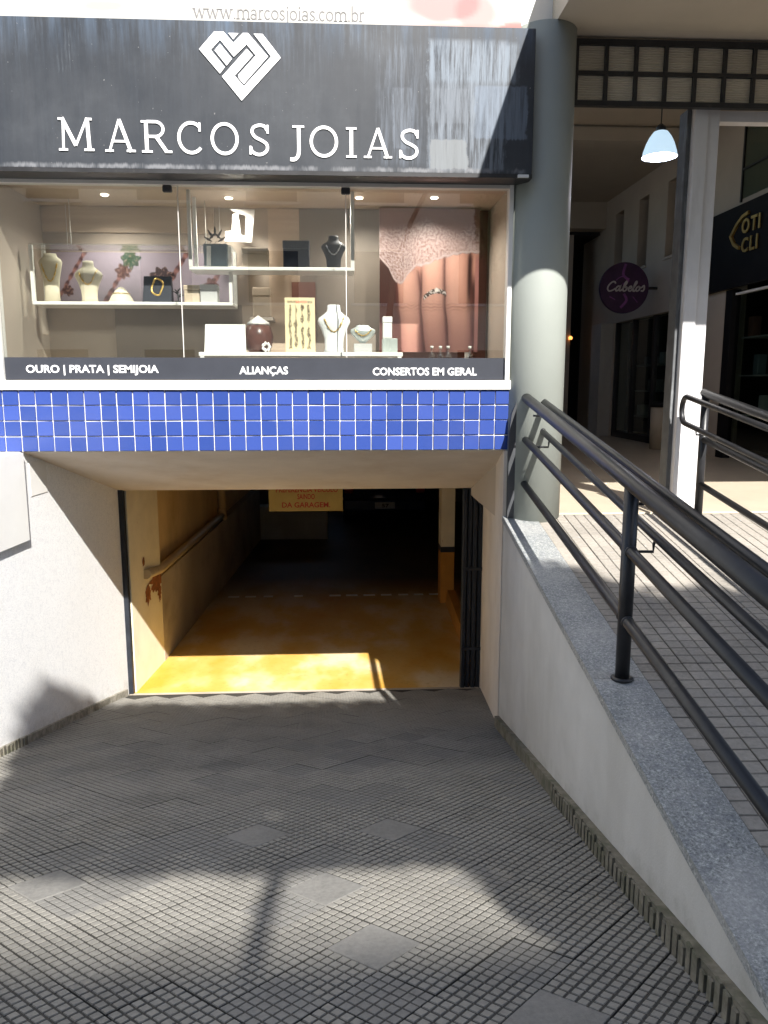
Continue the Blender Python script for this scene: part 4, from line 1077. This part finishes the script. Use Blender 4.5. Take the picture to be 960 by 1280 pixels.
# inner glazed shop front under the small windows
o = B(AX + .06, AX + .075, 10.32, 12.66, AFLOOR + .1, .96).build('shop_front', 'shop_glass', ar)
for y in (10.31, 11.1, 11.9, 12.64): B(AX + .02, AX + .09, y - .025, y + .025, AFLOOR, .965).build('mullion', 'black_metal', o)
B(AX + .02, AX + .12, 10.3, 12.66, AFLOOR, AFLOOR + .1).build('plinth', 'black_metal', o)
for z in (-.5, -.1, .3): B(AX + .3, AX + .6, 10.4, 12.6, z - .02, z - .001).build('shelf_board', 'box_grey', o)
for k in range(10):
    y = 10.5 + .2 * k; z = (-.5, -.1, .3)[k % 3]
    q = CB(AX + .35, AX + .55, y, y + .14, z, z + .12 + .05 * (k % 2), c=.01).build('stock_box', ('box_slate', 'box_white', 'wine_panel', 'box_grey')[k % 4], None, (AX + .45, y + .07, z))
    tag(q, 'dim stock box on a shelf behind the inner arcade shop glass', 'box', 'stock boxes in the inner arcade shop')
# white steel post at the arcade mouth
ps = thing('arcade_post', (2.35, 5.28, AFLOOR), 'white painted steel post standing at the arcade mouth', 'post')
CB(2.268, 2.355, 5.20, 5.35, AFLOOR + .01, 1.76, c=.004).build('channel', 'post_white', ps)
CB(2.358, 2.440, 5.22, 5.37, AFLOOR + .01, 1.76, c=.004).build('channel', 'post_white', ps)
CB(2.24, 2.47, 5.18, 5.39, AFLOOR + .0005, AFLOOR + .01, c=.002).build('base_plate', 'post_white', ps)
CB(2.238, 2.267, 5.25, 5.37, AFLOOR + .011, 1.75, c=.003).build('side_angle', 'grey_post', ps)
B(2.441, 6.0, 5.26, 5.34, 1.68, 1.745).build('lintel_bar', 'post_white', ar)
# black metal transom with ribbed glass
tr = B(1.40, 6.0, 5.085, 5.125, 2.052, 2.088).build('transom', 'black_metal', ar)
B(1.40, 6.0, 5.085, 5.125, 1.705, 1.735).build('bar', 'black_metal', tr)
B(1.40, 6.0, 5.087, 5.123, 1.882, 1.906).build('bar', 'black_metal', tr)
xs = [1.453 + .187 * k for k in range(25)]
for x_ in xs:
    B(x_ - .012, x_ + .012, 5.083, 5.127, 1.7352, 1.8818).build('bar', 'black_metal', tr); B(x_ - .012, x_ + .012, 5.083, 5.127, 1.9062, 2.0518).build('bar', 'black_metal', tr)
for i in range(12):
    for z0, z1 in ((1.7355, 1.8815), (1.9065, 2.0515)):
        B(xs[i] + .0125, xs[i + 1] - .0125, 5.102, 5.108, z0, z1).build('pane', 'ribbed_pane', tr)
B(1.272, 6.0, 5.14, 6.19, 2.09, 2.1035).build('transom_ceiling', 'ceiling_paint', ar)
# right-hand shop front
sf = B(AX + .05, AX + .065, 5.3, 8.80, AFLOOR + .1, 1.03).build('shop_front', 'shop_glass', ar)
for y in (8.80, 7.4, 6.0): B(AX - .01, AX + .09, y, y + .15, AFLOOR, 1.05).build('mullion', 'shop_black', sf)
B(AX + .02, AX + .05, 5.3, 8.79, .985, 1.01).build('head_light', 'white_frame', sf)
for k in range(9):
    y = 8.55 - .17 * k; z = (.52, .10, -.34)[k % 3]
    q = CB(AX + .12, AX + .22, y, y + .11, z, z + .22, c=.01).build('packaged_goods', ('wine_panel', 'box_slate', 'box_grey', 'shop_black')[k % 4], None, (AX + .17, y + .055, z))
    tag(q, 'dim package on a shelf in the right-hand shop window', 'package', 'packages in the right-hand shop window')
for z in (.52, .10, -.34): B(AX + .1, AX + .4, 5.4, 8.75, z - .015, z - .001).build('shelf_board', 'box_grey', sf)
for y0, y1 in ((8.20, 8.74), (7.55, 8.15)):
    o = B(AX - .012, AX - .004, y0, y1, 2.0, 2.75).build('upper_pane', 'shop_glass', ar)
    B(AX - .02, AX - .003, y1 + .001, y1 + .03, 1.97, 2.78).build('frame_bar', 'black_metal', o); B(AX - .02, AX - .003, y0, y1, 2.30, 2.32).build('frame_bar', 'black_metal', o)
gs = thing('black_fascia', (AX - .05, 8.6, 1.05), 'black fascia with raised golden letters over the right-hand shop', 'sign')
B(AX - .06, AX - .001, 5.3, 9.44, 1.06, 1.925).build('panel', 'shop_black', gs)
def on_fascia(o):   # flip a mesh built facing -Y (x along) onto the fascia plane facing -X
    return o
def side_ribbon(pts, wd, nm, mat='gold'):
    m = MB().ribbon([(-y, z) for y, z in pts], wd, 0, .025)
    m.v = [(AX - .086 + b, -a, c) for a, b, c in m.v]
    return m.build(nm, mat, gs)
# almond-shaped bracket
side_ribbon([(8.44, 1.80)] + [(8.44 + .12 * i + .0, 1.80 - .02 * i * i) for i in (1, 2)] + [(8.80, 1.615)] + [(8.72, 1.52), (8.60, 1.46)], .035, 'emblem')
def side_text(t, ys, z, hgt):
    cu = bpy.data.curves.new('t', 'FONT'); cu.body = t; cu.offset = .02; cu.extrude = .05; cu.space_character = 1.2; cu.resolution_u = 3
    ob = bpy.data.objects.new('t', cu); COL.objects.link(ob)
    me = bpy.data.meshes.new_from_object(ob.evaluated_get(bpy.context.evaluated_depsgraph_get())); bpy.data.objects.remove(ob); bpy.data.curves.remove(cu)
    s_ = hgt / .72; off = wloc(gs)
    for v in me.vertices: v.co = Vector((AX - .08 - v.co.z * s_ * .5, ys - v.co.x * s_, z + v.co.y * s_)) - off
    me.materials.clear(); me.materials.append(M['gold']); me.name = 'lettering'
    o = bpy.data.objects.new('lettering', me); COL.objects.link(o); o.parent = gs
side_text('OTI', 8.56, 1.60, .15); side_text('CLI', 8.54, 1.40, .15)
# round hanging sign
rs = thing('round_sign', (3.93, 11.0, 1.32), 'round dark purple projecting sign with white script on the arcade wall', 'sign')
MB().tube([(3.925, 10.97, 1.32), (3.925, 11.03, 1.32)], .345, 40).build('disc', 'sign_purple', rs)
MB().tube([(4.27, 11.0, 1.32), (AX + .0, 11.0, 1.32)], .02, 8).build('bracket', 'black_metal', rs)
for k, pts in enumerate([[(3.93, 1.64), (3.90, 1.5), (3.97, 1.42), (3.90, 1.36)], [(3.88, 1.05), (3.96, 1.15), (3.92, 1.24)], [(3.80, 1.42), (3.88, 1.47), (3.99, 1.44)], [(3.72, 1.2), (3.80, 1.16)], [(4.05, 1.2), (4.12, 1.12)]]):
    MB().ribbon(spl(pts), .035 if k < 2 else .012, 10.9685 - .0003 * k, 10.9695).build('print', 'purple_streak', rs)
# 'Cabelos' in joined script
cab = [[(.95, .80), (.80, 1.0), (.50, .95), (.22, .60), (.20, .22), (.45, 0), (.80, .10), (1.05, .28)],
       [(1.55, .50), (1.30, .52), (1.12, .25), (1.22, .02), (1.45, .15), (1.58, .50), (1.56, .10), (1.72, .05), (1.95, .30)],
       [(1.95, .30), (2.20, .85), (2.12, 1.05), (1.98, .75), (1.95, .15), (2.15, 0), (2.35, .20), (2.28, .45), (2.20, .38), (2.55, .32)],
       [(2.55, .25), (2.85, .35), (2.80, .52), (2.62, .45), (2.58, .12), (2.80, 0), (3.05, .25)],
       [(3.05, .25), (3.32, .85), (3.24, 1.05), (3.12, .75), (3.10, .12), (3.25, 0), (3.42, .2)],
       [(3.72, .50), (3.48, .42), (3.42, .12), (3.60, 0), (3.80, .18), (3.78, .42), (3.68, .50), (3.80, .38), (4.0, .38)],
       [(4.0, .38), (4.22, .60), (4.32, .25), (4.22, .02), (4.0, .06)]]
for k, ch in enumerate(cab):
    pts = [(3.655 + (x_ + .22 * z_) * .125, 1.275 + z_ * .125) for x_, z_ in spl(ch, 5)]
    MB().ribbon(pts, .020, 10.962 - .0004 * k, 10.967).build('letter', 'script_white', rs)
# pendant lamp
pl_ = thing('pendant_lamp', (2.56, 6.5, 1.80), 'lit glass pendant lamp hanging inside the arcade mouth', 'lamp')
MB().lathe(2.56, 6.5, [(1.800, .137), (1.84, .130), (1.90, .110), (1.95, .085), (1.99, .055), (2.00, .03)], 32, cap=False).build('shade', 'lamp_glow', pl_)
MB().lathe(2.56, 6.5, [(1.995, .040), (2.03, .035), (2.05, .015)], 16).build('cap', 'black_metal', pl_)
MB().tube([(2.56, 6.5, 2.05), (2.56, 6.5, 2.999)], .005, 8).build('cord', 'black_metal', pl_)
MB().lathe(2.56, 6.5, [(1.86, .012), (1.88, .032), (1.92, .036), (1.96, .02)], 16).build('bulb', 'bulb', pl_)
ld = bpy.data.lights.new('pendant_light', 'POINT'); ld.energy = 13; ld.color = (.95, .9, 1); ld.shadow_soft_size = .05
lo = bpy.data.objects.new('pendant_light', ld); COL.objects.link(lo); lo.parent = pl_; lo.location = Vector((2.56, 6.5, 1.83)) - wloc(pl_)
# bin
bi = thing('waste_bin', (4.15, 10.05, AFLOOR), 'beige cylindrical waste bin by the arcade shop front', 'bin')
MB().lathe(4.15, 10.05, [(AFLOOR + .001, .11), (AFLOOR + .55, .12)], 24).build('body', 'bin_beige', bi)
MB().lathe(4.15, 10.05, [(AFLOOR + .551, .128), (AFLOOR + .60, .125), (AFLOOR + .62, .08)], 24).build('lid', 'shop_black', bi)
o = tag(MB().lathe(3.95, 13.58, [(.76, .03), (.80, .035), (.82, .01)], 12).build('exit_light', 'orange_led', None, (3.95, 13.58, .76)), 'tiny orange light glowing deep in the arcade', 'light')

# ================================================================== ACROSS THE STREET (behind the photographer: shades and reflects)
ob_ = thing('opposite_building', (0, -16, STREET), 'plain beige five storey building across the street', 'building')
B(-22, 22, -24, -16, STREET, 13.95).build('wall', 'facade_far', ob_)
B(-22.3, 22.3, -24.2, -15.7, 13.951, 14.0).build('roof', 'concrete', ob_)
for r_ in range(5):
    for k in range(12):
        x_ = -20 + k * 3.4; z_ = STREET + .9 + 3.1 * r_
        o = B(x_, x_ + 1.6, -16.02, -15.97, z_, z_ + 1.6).build('window', 'shop_black', ob_)
        B(x_ - .1, x_ + 1.7, -15.998, -15.85, z_ - .1, z_ - .02).build('sill', 'white_plaster', o)
def leafy(mb, cx, cy, cz, rx, ry, rz, n, size):
    for _ in range(n):
        while True:
            p = Vector((random.uniform(-1, 1), random.uniform(-1, 1), random.uniform(-1, 1)))
            if max(abs(p.x), abs(p.y), abs(p.z)) ** 1 <= 1 and (abs(p.x) ** 8 + abs(p.y) ** 5 + abs(p.z) ** 8) <= 1: break
        c = Vector((cx + p.x * rx, cy + p.y * ry, cz + p.z * rz * (1 + .12 * N(p.x * 3 + cx, p.y * 2))))
        a = Vector((random.gauss(0, 1), random.gauss(0, 1), random.gauss(0, 1))).normalized(); b = a.orthogonal().normalized(); s_ = size * random.uniform(.7, 1.3)
        mb.add([c - a * s_, c + b * s_ * .55, c + a * s_, c - b * s_ * .55], [(0, 1, 2, 3)])
t1 = thing('shadow_tree', (.35, -3.0, STREET), 'unseen slim tree added to shade the driveway, leaning trunk and clipped flat crown', 'tree', 'unseen trees added for their shadows')  # added out of view; crown and lean shaped for the driveway shadow
MB().tube([(.48, -3.0, STREET), (.68, -3.0, .2), (.84, -3.0, 1.8), (1.12, -3.0, 2.58), (1.46, -3.0, 3.22), (1.6, -3.0, 4.3)], [.075, .06, .05, .036, .034, .02], 12).build('trunk', 'bark', t1)
m = MB(); leafy(m, 1.88, -3.0, 4.36, 1.58, .45, .76, 30000, .042); leafy(m, 1.88, -3.38, 3.66, 1.56, .08, .09, 6000, .045); m.build('crown', 'foliage', t1)
t2 = thing('shadow_tree', (3.6, -3.1, STREET), 'unseen sturdy tree added to shade the walkway, deep clipped crown', 'tree', 'unseen trees added for their shadows')  # added out of view; crown sized to shade ramp and lower right
MB().tube([(3.6, -3.1, STREET), (3.65, -3.1, .8), (3.7, -3.1, 2.4), (3.9, -3.1, 4.2)], [.13, .11, .09, .04], 12).build('trunk', 'bark', t2)
for p in ([(3.68, -3.1, 1.9), (2.9, -3.1, 3.2)], [(3.7, -3.1, 2.3), (4.8, -3.1, 3.6)]): MB().tube(p, [.06, .02], 8).build('limb', 'bark', t2)
m = MB(); leafy(m, 4.55, -3.1, 3.30, 2.35, .5, 1.5, 42000, .055); m.build('crown', 'foliage', t2)
